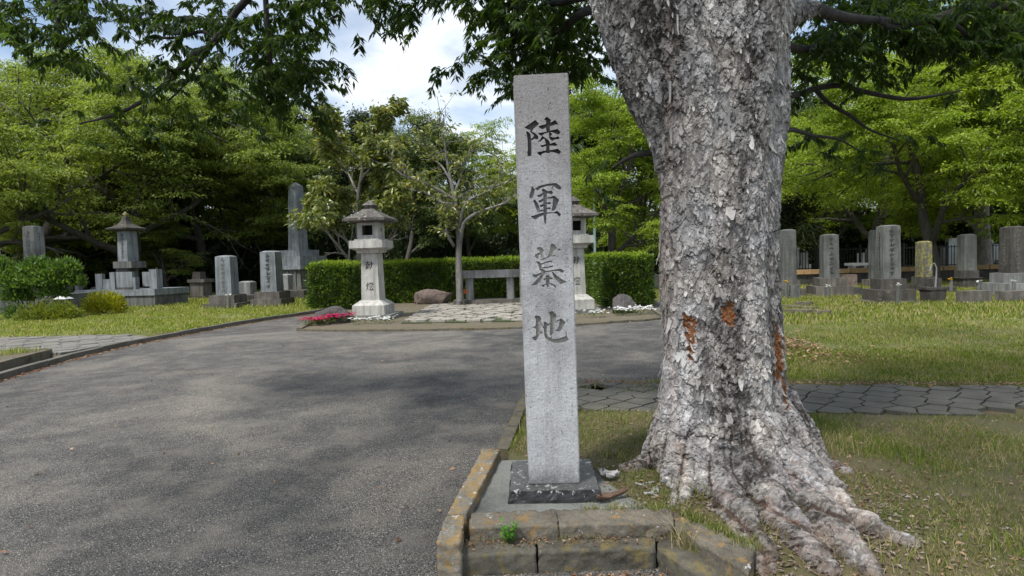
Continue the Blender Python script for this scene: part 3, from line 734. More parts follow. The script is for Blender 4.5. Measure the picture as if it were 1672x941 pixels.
def carve(target, polys, depth, floor_mat, idx):
    """cut V-less grooves: the walls and floor of each stroke are real"""
    target.data.materials.append(floor_mat)
    o = target.parent.location if target.parent else Vector()
    for si, poly in enumerate(polys):
        bm = bmesh.new(); cxm = sum(p[0] for p in poly) / len(poly); czm = sum(p[1] for p in poly) / len(poly)
        dd = depth + 0.0006 * si
        # mouth full size, floor slightly smaller, extended a little outwards
        a = [bm.verts.new((p[0] - o.x, YP - 0.004 - 0.0003 * si - o.y, p[1] - o.z)) for p in poly]
        b = [bm.verts.new((p[0] - o.x, YP + dd - o.y, p[1] - o.z)) for p in poly]
        n = len(poly); bm.faces.new(a); bm.faces.new(list(reversed(b)))
        for i in range(n): bm.faces.new((a[(i + 1) % n], a[i], b[i], b[(i + 1) % n]))
        bmesh.ops.recalc_face_normals(bm, faces=bm.faces)
        me = bpy.data.meshes.new('cut'); bm.to_mesh(me); bm.free(); me.materials.append(floor_mat)
        c = bpy.data.objects.new('cut', me); COL.objects.link(c); c.location = o
        md = target.modifiers.new('b', 'BOOLEAN'); md.operation = 'DIFFERENCE'; md.object = c; md.solver = 'EXACT'
        md.material_mode = 'TRANSFER'
        bpy.context.view_layer.update()
        me2 = bpy.data.meshes.new_from_object(target.evaluated_get(bpy.context.evaluated_depsgraph_get()))
        target.modifiers.clear(); old = target.data; target.data = me2; bpy.data.meshes.remove(old)
        bpy.data.objects.remove(c); bpy.data.meshes.remove(me)
M['groove_dark'] = stone_mat('groove_dark', (0.085, 0.08, 0.076), 0.6, 60, 0.3)
M['groove_mid'] = stone_mat('groove_mid', (0.21, 0.205, 0.2), 0.5, 60, 0.4)
M['groove_light'] = stone_mat('groove_light', (0.38, 0.37, 0.34), 0.6, 60, 0.4)
bpy.context.view_layer.update()
import time as _t; _t0 = _t.time()
for (ox, oy, k), polys in GLY.items():
    pl = [[onface(ox + u / 10.456, oy + v / 10.456) for u, v in pg] for pg in polys]
    carve(shaft, pl, 0.020 if k < 3 else 0.018, M[('groove_dark', 'groove_mid', 'groove_light', 'groove_light')[k - 1]], k)
# chipped arrises
rrc = random.Random(4)
for k in range(13):
    side = rrc.choice((0, 1)); f = rrc.uniform(.02, .98) if k > 2 else (.999, .995, .02)[k]
    xa = bl[0] + (tl[0] - bl[0]) * f if side == 0 else br_[0] + (tr[0] - br_[0]) * f; za = bl[1] + (tl[1] - bl[1]) * f
    bm = bmesh.new(); bmesh.ops.create_icosphere(bm, subdivisions=2, radius=1.0)
    for v in bm.verts: v.co = Vector((v.co.x * .012, v.co.y * .013, v.co.z * rrc.uniform(.012, .03))) * (1 + .3 * mnoise.noise(v.co * 2 + Vector((k, 0, 0)))) + Vector((xa + (-.003 if side == 0 else .003), YP - .003, za)) - pil.location
    me = bpy.data.meshes.new('cut'); bm.to_mesh(me); bm.free(); me.materials.append(M['pillar'])
    c = bpy.data.objects.new('cut', me); COL.objects.link(c); c.location = pil.location
    md = shaft.modifiers.new('b', 'BOOLEAN'); md.operation = 'DIFFERENCE'; md.object = c; md.solver = 'EXACT'; md.material_mode = 'TRANSFER'
    bpy.context.view_layer.update(); me2 = bpy.data.meshes.new_from_object(shaft.evaluated_get(bpy.context.evaluated_depsgraph_get()))
    shaft.modifiers.clear(); old = shaft.data; shaft.data = me2; bpy.data.meshes.remove(old); bpy.data.objects.remove(c); bpy.data.meshes.remove(me)
print('carve', _t.time() - _t0, len(shaft.data.polygons))
# black block the pillar stands on
bx0, bx1 = P(832, 831, 3.85).x, P(986, 829, 3.85).x
mb = MB(); mb.frustum((0, 0, 0), bx1 - bx0, 0.64, (bx1 - bx0) - 0.03, 0.60, ZB - 0.138)
mb.bevel(0.02, 2).rough(0.03, 0.008, 14)
blk = mb.build('plinth', M['base'], pil, Vector(((bx0 + bx1) / 2, 3.85 + 0.32, 0.138)) - pil.location, R(-1.5), smooth=False)

# ================================================================== PLOT EDGING
def rough_stone(name, pts, z0, z1, mat, label, group=None, cat='kerb stone', bev=0.010, amp=0.010, seed=1.0):
    c = Vector((sum(p[0] for p in pts) / len(pts), sum(p[1] for p in pts) / len(pts), z0))
    mb = MB(); mb.prism([(p[0] - c.x, p[1] - c.y) for p in pts], 0, z1 - z0)
    mb.bevel(bev, 2).rough(0.02, amp, 22, seed)
    return tag(mb.build(name, mat, None, c, smooth=True), label, cat, group)
GE = 'stone edging round the pillar plot'
def strip_pts(a, b, w):
    a, b = Vector(a), Vector(b); t = (b - a).normalized(); n = Vector((-t.y, t.x)) * w
    return [a, b, b + n, a + n]
lc = G(712, 888, 0.2); lt = G(790, 733, 0.2); lt2 = G(818, 735, 0.2)
# left arm running back beside the drive
rough_stone('edging_stone', [G(713, 888, .2).xy, G(752, 889, .2).xy, G(759, 843, .2).xy, G(730, 842, .2).xy], 0.0, 0.205, M['edging_bright'], 'orange lichened corner edging stone at the front left of the pillar plot', GE, seed=2)
rough_stone('edging_stone', [G(732, 838, .2).xy, G(762, 839, .2).xy, G(817, 735, .2).xy, G(789, 733, .2).xy], 0.0, 0.205, M['edging_bright'], 'long orange lichened edging stone beside the asphalt, left of the pillar', GE, seed=3)
# front upper course
Yf, Yb = 3.40, 3.60
def fx(px, Y, z): return P(px, 480, Y).x
u = [fx(754, Yf, .2), fx(903, Yf, .2), fx(1092, Yf, .2)]
ang_end = G(1222, 930, 0.2); ang_in = G(1226, 884, 0.2)
rough_stone('edging_stone', [(u[0], Yf), (u[1] - .002, Yf - .01), (u[1] - .002, Yb), (u[0], Yb)], 0.08, 0.20, M['edging'], 'mossy upper edging stone in front of the pillar, behind the green weed', GE, seed=4)
rough_stone('edging_stone', [(u[1] + .002, Yf - .01), (u[2], Yf - .02), (u[2] + .04, Yb - .02), (u[1] + .002, Yb)], 0.08, 0.20, M['edging'], 'pebbled upper edging stone between the weed and the tree roots', GE, seed=5)
rough_stone('edging_stone', [(u[2] + .01, Yf - .02), ang_end.xy, ang_in.xy + Vector((0.02, 0.0)), (u[2] + .05, Yb - .03)], 0.04, 0.178, M['edging'], 'slanting upper edging stone that ends against the tree root', GE, seed=6, amp=0.013, bev=.02)
# front lower course
Ya, Yz = 3.26, 3.43
l = [fx(704, Ya, .12), fx(866, Ya, .12), fx(1063, Ya, .12)]
rough_stone('edging_stone', [(l[0], Ya - .02), (l[1] - .006, Ya - .01), (l[1] - .006, Yz - .04), (l[0] + .01, Yz - .04)], -0.04, 0.118, M['edging_dark'], 'dark lower edging stone at the left end of the front step', GE, seed=7)
rough_stone('edging_stone', [(l[1] + .006, Ya - .01), (l[2], Ya), (l[2] + .03, Yz - .05), (l[1] + .006, Yz - .04)], -0.04, 0.12, M['edging_dark'], 'dark lower edging stone in the middle of the front step', GE, seed=8)
e1 = G(1170, 960, 0.115); e2 = G(1215, 925, 0.115)
rough_stone('edging_stone', [(l[2] + .012, Ya), e1.xy, (e2.x, e2.y), (u[2] + .03, Yf - .04), (l[2] + .05, Yz - .05)], -0.04, 0.115, M['edging_dark'], 'mossy lower edging stone slanting off at the right of the front step', GE, seed=9, amp=0.01)
# concrete slab under the block
mb = MB(); sl = [(lt.x + 0.13, 4.86), (-0.17, 3.59), (0.85, 3.59), (0.80, 4.2), (0.62, 4.86)]
sl = [G(803, 752, .14).xy, G(757, 843, .14).xy, (0.80, 3.60), (0.80, 4.1), (0.62, 4.70)]
mb.prism(sl, 0.0, 0.139); tag(mb.build('slab', M['slab']), kind='structure')

# ================================================================== STONE LANTERNS
def text_mesh(body, size, depth=0.004):
    c = bpy.data.curves.new('txt', 'FONT'); c.body = body; c.size = size; c.extrude = depth; c.align_x = 'CENTER'; c.align_y = 'CENTER'
    c.offset = size * 0.012
    o = bpy.data.objects.new('txt', c); COL.objects.link(o)
    me = bpy.data.meshes.new_from_object(o.evaluated_get(bpy.context.evaluated_depsgraph_get()))
    bpy.data.objects.remove(o); bpy.data.curves.remove(c); return me
def wall_text(body, size, parent, loc, rz, mat, name='carved_character', tilt=0.0):
    me = text_mesh(body, size); me.transform(Matrix.Rotation(R(90) - tilt, 4, 'X'))
    me.materials.clear()
    return link(name, me, mat, parent, loc, rz)
def make_lantern(s):
    """s = metres per picture pixel at the left lantern; built upright round the origin"""
    t = empty('stone_lantern')
    mb = MB(); mb.box((0.15 * s, 6 * s, -0.06), 72 * s, 76 * s, 0.06 + 7 * s); mb.bevel(0.02).build('footing_slab', M['slab'], t)
    z = 7 * s
    mb = MB(); mb.box((0, 0, z), 53 * s, 53 * s, 15 * s); mb.frustum((0, 0, z + 15 * s + .001), 53 * s, 53 * s, 33 * s, 33 * s, 8 * s)
    mb.bevel(0.015, 2).build('base', M['lantern'], t); z += 23 * s
    h = 76 * s; mb = MB(); mb.frustum((0, 0, z), 30 * s, 30 * s, 26.5 * s, 26.5 * s, h); mb.bevel(0.012, 2).build('post', M['lantern'], t)
    tl_ = math.atan(1.75 / 76)
    wall_text('献', 14 * s, t, (0, -13.9 * s + 0.004, z + 55 * s), 0, M['ink'], tilt=tl_)
    wall_text('燈', 14 * s, t, (0, -14.65 * s + 0.004, z + 21 * s), 0, M['ink'], tilt=tl_)
    z += h
    mb = MB(); mb.frustum((0, 0, z), 36 * s, 36 * s, 40 * s, 40 * s, 5 * s); mb.frustum((0, 0, z + 5 * s), 44 * s, 44 * s, 55 * s, 55 * s, 3 * s)
    mb.box((0, 0, z + 8 * s + .001), 55 * s, 55 * s, 12 * s); mb.box((0, 0, z + 20 * s + .002), 42 * s, 42 * s, 2.5 * s)
    mb.bevel(0.01).build('tray', M['lantern'], t); z += 22.5 * s
    # fire box: four corner posts, sills and lintels round a hollow, front and back window; dark crescents set on the sides
    fb_ = 34 * s; fh = 27 * s; tk = 3.2 * s; mb = MB()
    for sy in (-1, 1):
        y = sy * (fb_ - tk) / 2
        mb.box((-(fb_ / 2 - 4 * s), y, z), 8 * s, tk, fh); mb.box(((fb_ / 2 - 4 * s), y, z), 8 * s, tk, fh)
        mb.box((0, y, z), 18 * s - .004, tk, 6 * s); mb.box((0, y, z + 22 * s), 18 * s - .004, tk, 5 * s)
    for sx in (-1, 1): mb.box((sx * (fb_ - tk) / 2, 0, z), tk - .004, fb_ - 2 * tk - .004, fh)
    mb.build('fire_box', M['lantern'], t)
    for sy in (-1, 1):
        mb = MB(); y = sy * fb_ / 2
        for sx in (-1, 1): mb.box((sx * 9.6 * s, y, z + 4.2 * s), 1.6 * s, 1.2 * s, 19.4 * s)
        mb.box((0, y, z + 4.2 * s), 17.7 * s, 1.1 * s, 1.6 * s); mb.box((0, y, z + 22 * s), 17.7 * s, 1.1 * s, 1.6 * s)
        mb.build('window_frame', M['lantern'], t)
    mb = MB(); mb.box((0, 0, z + 6.5 * s), 18 * s, 0.6 * s, 15 * s); mb.build('window_dark_sheet', M['hole'], t)  # dark sheet stands for the shade inside the fire box
    for sx in (-1, 1):
        mb = MB()
        for k in range(7):
            a = (k - 3) * 0.42; x = 2.6 * s * math.cos(a)
            mb.box((sx * (fb_ / 2 + .001), x - 1.5 * s, z + 14 * s + 3.2 * s * math.sin(a)), 0.5 * s, 1.7 * s * math.cos(a * .7), 1.5 * s)
        mb.build('moon_dark_patch', M['hole'], t)  # dark blocks on the wall, an opening's shade put in as colour
    z += fh
    # roof
    mb = MB(); mb.frustum((0, 0, z - 1 * s), 40 * s, 40 * s, 67 * s, 67 * s, 2.5 * s)
    mb.box((0, 0, z + 1.6 * s), 69 * s, 69 * s, 4.0 * s)
    mb.frustum((0, 0, z + 5.7 * s), 68 * s, 68 * s, 34 * s, 34 * s, 9.5 * s); mb.frustum((0, 0, z + 15.2 * s), 34 * s, 34 * s, 17 * s, 17 * s, 6.5 * s)
    mb.bevel(0.012).rough(0.12, 0.006, 9).build('roof', M['lantern_roof'], t); z += 21.5 * s
    mb = MB(); mb.frustum((0, 0, z), 13 * s, 13 * s, 18 * s, 18 * s, 6 * s); mb.frustum((0, 0, z + 6 * s), 21 * s, 21 * s, 1.5 * s, 1.5 * s, 9 * s)
    mb.bevel(0.01).build('finial', M['lantern_roof'], t)
    return t
YL = 18.6; sL = YL / 1000
lan = make_lantern(sL); q = P(611, 515, YL)
lan.location = (q.x, q.y, 0.06); lan.rotation_euler.z = R(-7)
tag(lan, 'pale stone lantern on the left, behind the pink flower bed', 'stone lantern', 'pair of stone lanterns')
q = P(940, 505, 18.9)
copy_tree(lan, (q.x, q.y, 0.04), R(4), label='stone lantern on the right, half hidden by the carved pillar')

# ================================================================== BENCH ALTAR
YB = 23.2; sB = YB / 1000
bq = P(800, 493, YB)
bt = empty('stone_bench', (bq.x, bq.y, 0.115), 0, 'grey stone offering table before the hedge, at the back of the cobbles', 'stone table')
mb = MB(); mb.box((-0.15 * sB, 0, 0), 116 * sB, 42 * sB, 6 * sB); mb.bevel(0.01).build('base_slab', M['tomb_plinth'], bt)
mb = MB(); mb.box((0, 0, 41 * sB), 98 * sB, 30 * sB, 12 * sB); mb.bevel(0.015).build('table_top', M['tomb'], bt)
for x in (-32, 34):
    mb = MB(); mb.box((x * sB, 0, 6 * sB + .002), 12 * sB, 24 * sB, 35 * sB - .004); mb.bevel(0.01).build('leg', M['tomb'], bt)
for i, (px, lab) in enumerate(((749, 'slim stone flower stand left of the offering table, yellow flower on top'), (853, 'slim stone flower stand at the right end of the offering table'))):
    f = empty('flower_stand', (P(px, 480, YB - 0.5).x, YB - 0.5, 0.11), 0, lab, 'flower stand', 'flower stands by the offering table')
    mb = MB(); mb.cyl((0, 0, 0), 4.2 * sB, 3.8 * sB, 59 * sB, 12); mb.build('post', M['tomb'], f, smooth=False)
    fl = MB(); rr = random.Random(i)
    for k in range(9):
        a = k * 2.4; fl.frustum((rr.uniform(-.06, .06), rr.uniform(-.06, .06), 60 * sB + rr.uniform(0, .14)), .03, .03, .07, .07, .035, a)
    fl.build('flower', M['yellow'], f)
    st = MB()
    for k in range(5): st.frustum((rr.uniform(-.05, .05), rr.uniform(-.05, .05), 58 * sB), .012, .012, .02, .02, .16, k)
    st.build('stem', M['stem'], f)
of = empty('flower_bunch', (P(757, 473, YB - 1.1).x, YB - 0.62, 0.55), 0, 'small orange flower hanging beside the left flower stand', 'flower')
mb = MB(); 
for k in range(8): mb.frustum((0.05 * math.cos(k), 0.05 * math.sin(k) , 0.05 * math.sin(k * 2)), .04, .04, .09, .09, .05, k)
mb.build('petal', M['orange'], of)
mb = MB(); mb.cyl((0, 0.04, -0.42), .012, .012, .45, 6); mb.build('stem', M['stem'], of)

# ================================================================== ROCKS
def rock(name, c, size, seed, mat, label, rz=0, pts=90):
    rr = random.Random(seed); bm = bmesh.new()
    bmesh.ops.create_icosphere(bm, subdivisions=5, radius=1.0)
    planes = []
    for k in range(16):
        n = Vector((rr.gauss(0, 1), rr.gauss(0, 1), rr.gauss(0.2, .8))).normalized(); planes.append((n, rr.uniform(.62, .92)))
    for v in bm.verts:
        p = v.co.copy()
        for n, d in planes:
            t = p.dot(n)
            if t > d: p -= n * (t - d) * 0.9
        p += p.normalized() * 0.07 * mnoise.fractal(p * 2.3 + Vector((seed, 0, 0)), .8, 2.2, 6)
        v.co = Vector((p.x * size[0] / 2, p.y * size[1] / 2, max(p.z, -0.35) * size[2] * 0.75 + 0.22 * size[2]))
    me = bpy.data.meshes.new(name); bm.to_mesh(me); bm.free()
    me.polygons.foreach_set('use_smooth', np.ones(len(me.polygons), dtype=bool))
    return tag(link(name, me, mat, None, c, rz), label, 'rock')
c_ = P(544, 512, 17.6); rock('rock', (c_.x, c_.y, 0.05), (1.15, .8, .50), 3, M['rock'], 'dark rounded rock behind the pink flowers by the left lantern', .2)
c_ = P(706, 493, 24.6); rock('rock', (c_.x, c_.y, 0.06), (1.85, .9, .70), 8, M['rock_brown'], 'long brown craggy rock at the foot of the hedge, between lantern and table')
c_ = P(1018, 506, 18.2); rock('rock', (c_.x, c_.y, 0.05), (1.0, .75, .56), 12, M['rock'], 'dark boulder behind the white flowers, right of the right lantern', .1)

# ================================================================== TOMBSTONES
def glyph_column(mb, x, ztop, zbot, n, w, y, rr, depth=0.004):
    """worn writing too small to read: brush-stroke marks one above another"""
    h = (ztop - zbot) / n
    for i in range(n):
        zc = ztop - (i + .5) * h
        for k in range(rr.randint(7, 10)):
            a = rr.choice([0.08, 0.05, 0.1, 1.5, 1.55, 0.8, -0.8]); ln = rr.uniform(.25, .85) * w * (0.8 if abs(a) > .5 else 1); th = w * rr.uniform(.07, .12)
            cx, cz = x + rr.uniform(-.18, .18) * w, zc + rr.uniform(-.36, .36) * h * .85
            ln = min(ln, h * .75) if abs(a) > .5 else ln
            dx, dz = math.cos(a) * ln / 2, math.sin(a) * ln / 2; nx, nz = -math.sin(a) * th / 2, math.cos(a) * th / 2
            q_ = [(cx - dx - nx, cz - dz - nz), (cx + dx - nx * .6, cz + dz - nz * .6), (cx + dx + nx, cz + dz + nz), (cx - dx + nx * .7, cz - dz + nz * .7)]
            a_ = [mb.bm.verts.new((p[0], y - depth - 0.0004 * k, p[1])) for p in q_]; b_ = [mb.bm.verts.new((p[0], y + .01, p[1])) for p in q_]
            mb.bm.faces.new(a_); mb.bm.faces.new(list(reversed(b_)))
            for j in range(4): mb.bm.faces.new((a_[(j + 1) % 4], a_[j], b_[j], b_[(j + 1) % 4]))
def tomb(px, yb, Y, shaft, tiers, rz, label, mat='tomb', pm='tomb_plinth', z0=0.08, marks=(True, False), slab=None, ink='ink_soft', seed=1, name='tombstone', peak=2.0, chamfer=0.012, taper=0.94, d=None, group='army graves'):
    """sizes in picture pixels at distance Y; tiers bottom to top (width, height)"""
    s = Y / 1000; q = P(px, yb, Y); rr = random.Random(seed)
    t = empty(name, (q.x, q.y, z0), R(rz), label, 'tombstone' if name == 'tombstone' else 'stone post', group); z = 0.0
    k_ = 1.22 / (1 + abs(px - 836) / 1000)      # a block seen from its corner shows two faces
    shaft = (shaft[0] * k_, shaft[1]); tiers = [(a * k_, b) for a, b in tiers]; slab = slab and (slab[0] * k_, slab[1])
    if slab:
        mb = MB(); mb.box((0, 0, -0.05), slab[0] * s, slab[0] * s * .9, 0.05 + slab[1] * s); mb.bevel(0.01).rough(.3, .008, 4, seed); mb.build('ground_slab', M['kerb'], t); z = slab[1] * s
    for i, (w_, h_) in enumerate(tiers):
        mb = MB(); mb.box((0, 0, z + .001), w_ * s, w_ * s * (d or 1), h_ * s - .002); mb.bevel(0.018, 2); mb.rough(0.25, 0.004, 5, seed + i)
        mb.build('plinth', M[pm], t); z += h_ * s
    w_, h_ = shaft; mb = MB(); W0, W1 = w_ * s, w_ * s * taper
    mb.frustum((0, 0, z), W0, W0, W1, W1, h_ * s - peak * s); mb.bevel(chamfer)
    mb.frustum((0, 0, z + (h_ - peak) * s - .001), W1, W1, W1 * .55, W1 * .55, peak * s)
    mb.build('shaft', M[mat], t)
    zt, zb2 = z + h_ * s * .93, z + h_ * s * .06
    if marks[0]:
        mb = MB(); n = max(4, int(h_ / 8)); sl_ = (W0 - W1) / 2 / (h_ * s)
        # marks follow the slight taper of the face
        glyph_column(mb, 0, zt, zb2, n, W0 * .36, 0, rr)
        for v in mb.bm.verts: v.co.y += -W0 / 2 + sl_ * (v.co.z - z)
        mb.build('inscription', M[ink], t)
    if marks[1]:
        mb = MB(); glyph_column(mb, 0, zt - .1, zb2 + .15, max(5, int(h_ / 7)), W0 * .26, 0, rr)
        for v in mb.bm.verts:
            x, y = v.co.x, v.co.y - W0 / 2 + sl_ * (v.co.z - z)
            sd_ = marks[1]
            v.co.x, v.co.y = (y, -x) if sd_ == 'L' else (-y, x)
        mb.build('side_inscription', M[ink], t)
    return t
def vase(px, Y, h, label, z0=0.08, top='white'):
    s = Y / 1000; q = P(px, 480, Y)
    v = empty('flower_vase', (q.x, q.y, z0), 0, label, 'flower vase', 'stone flower vases at the graves')
    mb = MB(); mb.cyl((0, 0, 0), 2.8 * s, 2.4 * s, h * s, 10); mb.build('post', M['tomb_mid'], v)
    rr = random.Random(int(px)); mb = MB()
    for k in range(7): mb.frustum((rr.uniform(-4, 4) * s, rr.uniform(-2, 2) * s, h * s + rr.uniform(0, 4) * s), 1 * s, 1 * s, 2.6 * s, 2.6 * s, 1.6 * s, k)
    mb.build('flower', M[top], v)
# left of the drive
tomb(373, 499, 25.2, (31, 64), [(66, 7.5), (50, 13)], -3, 'light squared tombstone left of its twin on the left lawn', 'tomb_blue', seed=3, slab=None, z0=.09, marks=(True, 'R'), group='army graves')
tomb(446, 499.5, 25.4, (30, 66), [(58, 12), (47, 11.5)], -4, 'light squared tombstone with black writing, nearest left of the tall obelisk', 'tomb_blue', ink='ink', seed=4, z0=.09)
vase(373, 23.9, 20, 'grey flower post with a white flower before the left twin tombstone', .09)
tomb(404, 470, 31, (24, 24), [(30, 6)], -6, 'short square stone post behind and between the twin tombstones', 'tomb', seed=5, marks=(False, False), z0=.09, name='stone_post', taper=1)
tomb(359, 474, 31, (10, 27), [(26, 6)], -6, 'narrow stone post just left behind the left twin tombstone', 'tomb_mid', seed=6, marks=(False, False), z0=.09, name='stone_post', taper=1)
# low slab-topped shrine
q = P(328, 476, 33); s_ = .033
sh = empty('stone_shrine', (q.x, q.y, .09), R(-14), 'small weathered stone shrine with a slab roof at the dark wood edge', 'stone shrine')
mb = MB(); mb.box((0, 0, 0), 46 * s_, 30 * s_, 5 * s_); mb.build('base', M['tomb_dark'], sh)
mb = MB(); mb.box((1 * s_, 0, 5 * s_), 24 * s_, 20 * s_, 22 * s_); mb.box((-13 * s_, 2 * s_, 5 * s_), 7 * s_, 14 * s_, 26 * s_); mb.bevel(.02).build('body', M['tomb_plinth'], sh)
mb = MB(); mb.box((2 * s_, -1 * s_, 27 * s_ + .002), 32 * s_, 24 * s_, 5 * s_); mb.bevel(.02).build('roof', M['tomb_plinth'], sh)
mb = MB(); mb.frustum((-2 * s_, 0, 32 * s_ + .003), 16 * s_, 14 * s_, 14 * s_, 12 * s_, 12 * s_); mb.bevel(.02).build('cap', M['tomb_dark'], sh)
# kerbs of the low grave plots between
def low_kerb(name, a, b, Y, h, wd, rz, label, mat='tomb_mid', z0=.09, d=None):
    q0, q1 = P(a, 480, Y), P(b, 480, Y)
    mb = MB(); mb.box((0, 0, 0), q1.x - q0.x, wd, h); mb.bevel(.015).rough(.4, .006, 4)
    return tag(mb.build(name, M[mat], None, ((q0.x + q1.x) / 2, Y, z0), R(rz)), label, 'grave kerb')
low_kerb('grave_kerb', 392, 420, 28.5, .34, 1.2, 8, 'low dark grave kerb between the two light twin tombstones', 'tomb_dark')
# tall obelisk memorial
Yo = 36.5; s_ = Yo / 1000; q = P(490, 470, Yo)
ob = empty('obelisk', (q.x, q.y, .09), R(-24), 'tall grey memorial obelisk on a stepped base behind the left graves', 'obelisk')
def ob_tier(w_, z, h, mat='tomb_blue', name='step', extra=None):
    mb = MB(); mb.box((0, 0, z * s_ + .001), w_ * s_, w_ * s_, h * s_ - .002)
    if extra: extra(mb, w_, z, h)
    mb.bevel(.02).build(name, M[mat], ob)
ob_tier(80, 0, 12, 'tomb_plinth')
def ribs(mb, w_, z, h):
    for k in (-1.5, -.5, .5, 1.5):
        for (sx, sy) in ((1, 0), (0, 1)):
            for sg in (-1, 1):
                x, y = (k * w_ / 4.2, sg * (w_ / 2 + .6)) if sy else (sg * (w_ / 2 + .6), k * w_ / 4.2)
                mb.box((x * s_, y * s_, z * s_ + .004), 2.2 * s_, 2.2 * s_, h * s_ - .01)
ob_tier(66, 12, 27, 'tomb_mid', 'pedestal', ribs)
ob_tier(74, 39, 6, 'tomb_blue', 'cornice')
ob_tier(62, 45, 15, 'tomb_blue'); ob_tier(45, 60, 10, 'tomb_blue')
mb = MB(); mb.frustum((0, 0, 70 * s_), 22 * s_, 22 * s_, 16 * s_, 16 * s_, 104 * s_); mb.frustum((0, 0, 174 * s_ - .002), 15 * s_, 15 * s_, 1 * s_, 1 * s_, 6 * s_); mb.bevel(.02).build('shaft', M['tomb_blue'], ob)
for sgn in ('F', 'R'):
    mb = MB(); rr = random.Random(7); glyph_column(mb, 0, 150 * s_, 80 * s_, 11, 6 * s_, 0, rr)
    for v in mb.bm.verts:
        y = v.co.y - (11 - 3 * (v.co.z / s_ - 70) / 104) * s_; x = v.co.x
        v.co.x, v.co.y = (x, y) if sgn == 'F' else (-y, x)
    mb.build('inscription', M['ink_soft'], ob)
tomb(468, 480, 31.5, (17, 33), [(26, 6)], -10, 'small rounded stained stone post in front of the obelisk base', 'tomb', seed=8, marks=(False, False), z0=.09, name='stone_post', taper=1.1)
low_kerb('grave_kerb', 455, 505, 30.5, .42, 1.6, 0, 'low grey grave kerb in front of the tall obelisk', 'tomb_dark')
# roofed grave with stone fence panels
Yt = 28.0; s_ = Yt / 1000; q = P(205, 487, Yt)
gr = empty('roofed_tombstone', (q.x, q.y, .09), R(-13), 'roofed grey tombstone enclosed by stone panels on a long raised platform', 'tombstone')
def gb(name, px, y0, y1, w_, d_, dy=0, mat='tomb_blue', x=None, rz=0, fr=None):
    """block placed by picture x, its top and bottom rows and its offset towards the back"""
    X_ = (px - 205) * s_; z0_, z1_ = (494 - y1) * s_, (494 - y0) * s_
    mb = MB(); mb.frustum((X_, dy * s_, z0_), w_ * s_, d_ * s_, (fr or 1) * w_ * s_, (fr or 1) * d_ * s_, z1_ - z0_, rz); mb.bevel(.018)
    return mb.build(name, M[mat], gr)
gb('platform', 212, 476, 495, 150, 70, 8, 'tomb_mid'); gb('coping', 212, 466, 475.8, 154, 74, 8, 'tomb_blue')
gb('fence_panel', 229, 438, 463, 31, 5, -22, rz=.0); gb('fence_rail', 229, 462.5, 465.8, 31, 6, -22, 'tomb_dark')
gb('fence_post', 208, 438, 465.8, 9, 9, -22); gb('fence_post', 249, 447, 465.8, 5, 8, -22)
gb('fence_panel', 195, 449, 465.8, 13, 6, -22); gb('fence_panel', 260, 439, 462, 17, 4, -10); gb('fence_post', 277, 435, 465.8, 14, 12, -12)
gb('fence_panel', 172, 440, 465.8, 13, 6, -14)
gb('pedestal', 199, 432, 465.8, 22, 22, 12, 'tomb_mid'); gb('plinth', 205, 421, 431.8, 36, 30, 12, 'tomb_mid')
gb('shaft', 203, 370, 420.8, 21, 21, 12, 'tomb_blue', rz=R(-4), fr=.92)
mb = MB(); X_ = -3 * s_; zt = (494 - 371) * s_; prof = [(21, -1), (40, 2.2), (41, 4.5), (28, 7), (17, 11), (10, 17), (7, 24)]
for a_, b_ in zip(prof[:-1], prof[1:]): mb.frustum((X_, 12 * s_, zt + a_[1] * s_), a_[0] * s_, a_[0] * s_, b_[0] * s_, b_[0] * s_, (b_[1] - a_[1]) * s_ - .001)
mb.build('roof', M['tomb_dark'], gr)
mb = MB(); mb.frustum((X_, 12 * s_, zt + 24 * s_), 5 * s_, 5 * s_, 7 * s_, 7 * s_, 3 * s_); mb.frustum((X_, 12 * s_, zt + 27 * s_), 7 * s_, 7 * s_, 1 * s_, 1 * s_, 5 * s_); mb.build('finial', M['tomb_moss'], gr)
mb = MB(); glyph_column(mb, -2 * s_, (494 - 376) * s_, (494 - 416) * s_, 8, 6 * s_, (12 - 10.5) * s_, random.Random(3)); mb.build('inscription', M['ink_soft'], gr)
# little lantern beside it
q = P(256, 450, 29.0); s_ = .029
sl_ = empty('stone_lantern', (q.x, q.y, .75), R(10), 'small broken stone lantern with a white flower behind the fenced grave', 'stone lantern')
mb = MB(); mb.cyl((0, 0, -.6), 3 * s_, 2.6 * s_, .6 + 14 * s_, 10); mb.build('post', M['tomb_mid'], sl_)
mb = MB(); mb.cyl((0, 0, 14 * s_), 4 * s_, 7 * s_, 4 * s_, 6); mb.cyl((0, 0, 18 * s_), 6 * s_, 6 * s_, 10 * s_, 6); mb.build('fire_box', M['tomb_plinth'], sl_)
mb = MB(); mb.cyl((0, 0, 28 * s_), 9 * s_, 3 * s_, 5 * s_, 6); mb.cyl((0, 0, 33 * s_), 1.6 * s_, 1 * s_, 4 * s_, 6, ); mb.build('roof', M['tomb_plinth'], sl_)
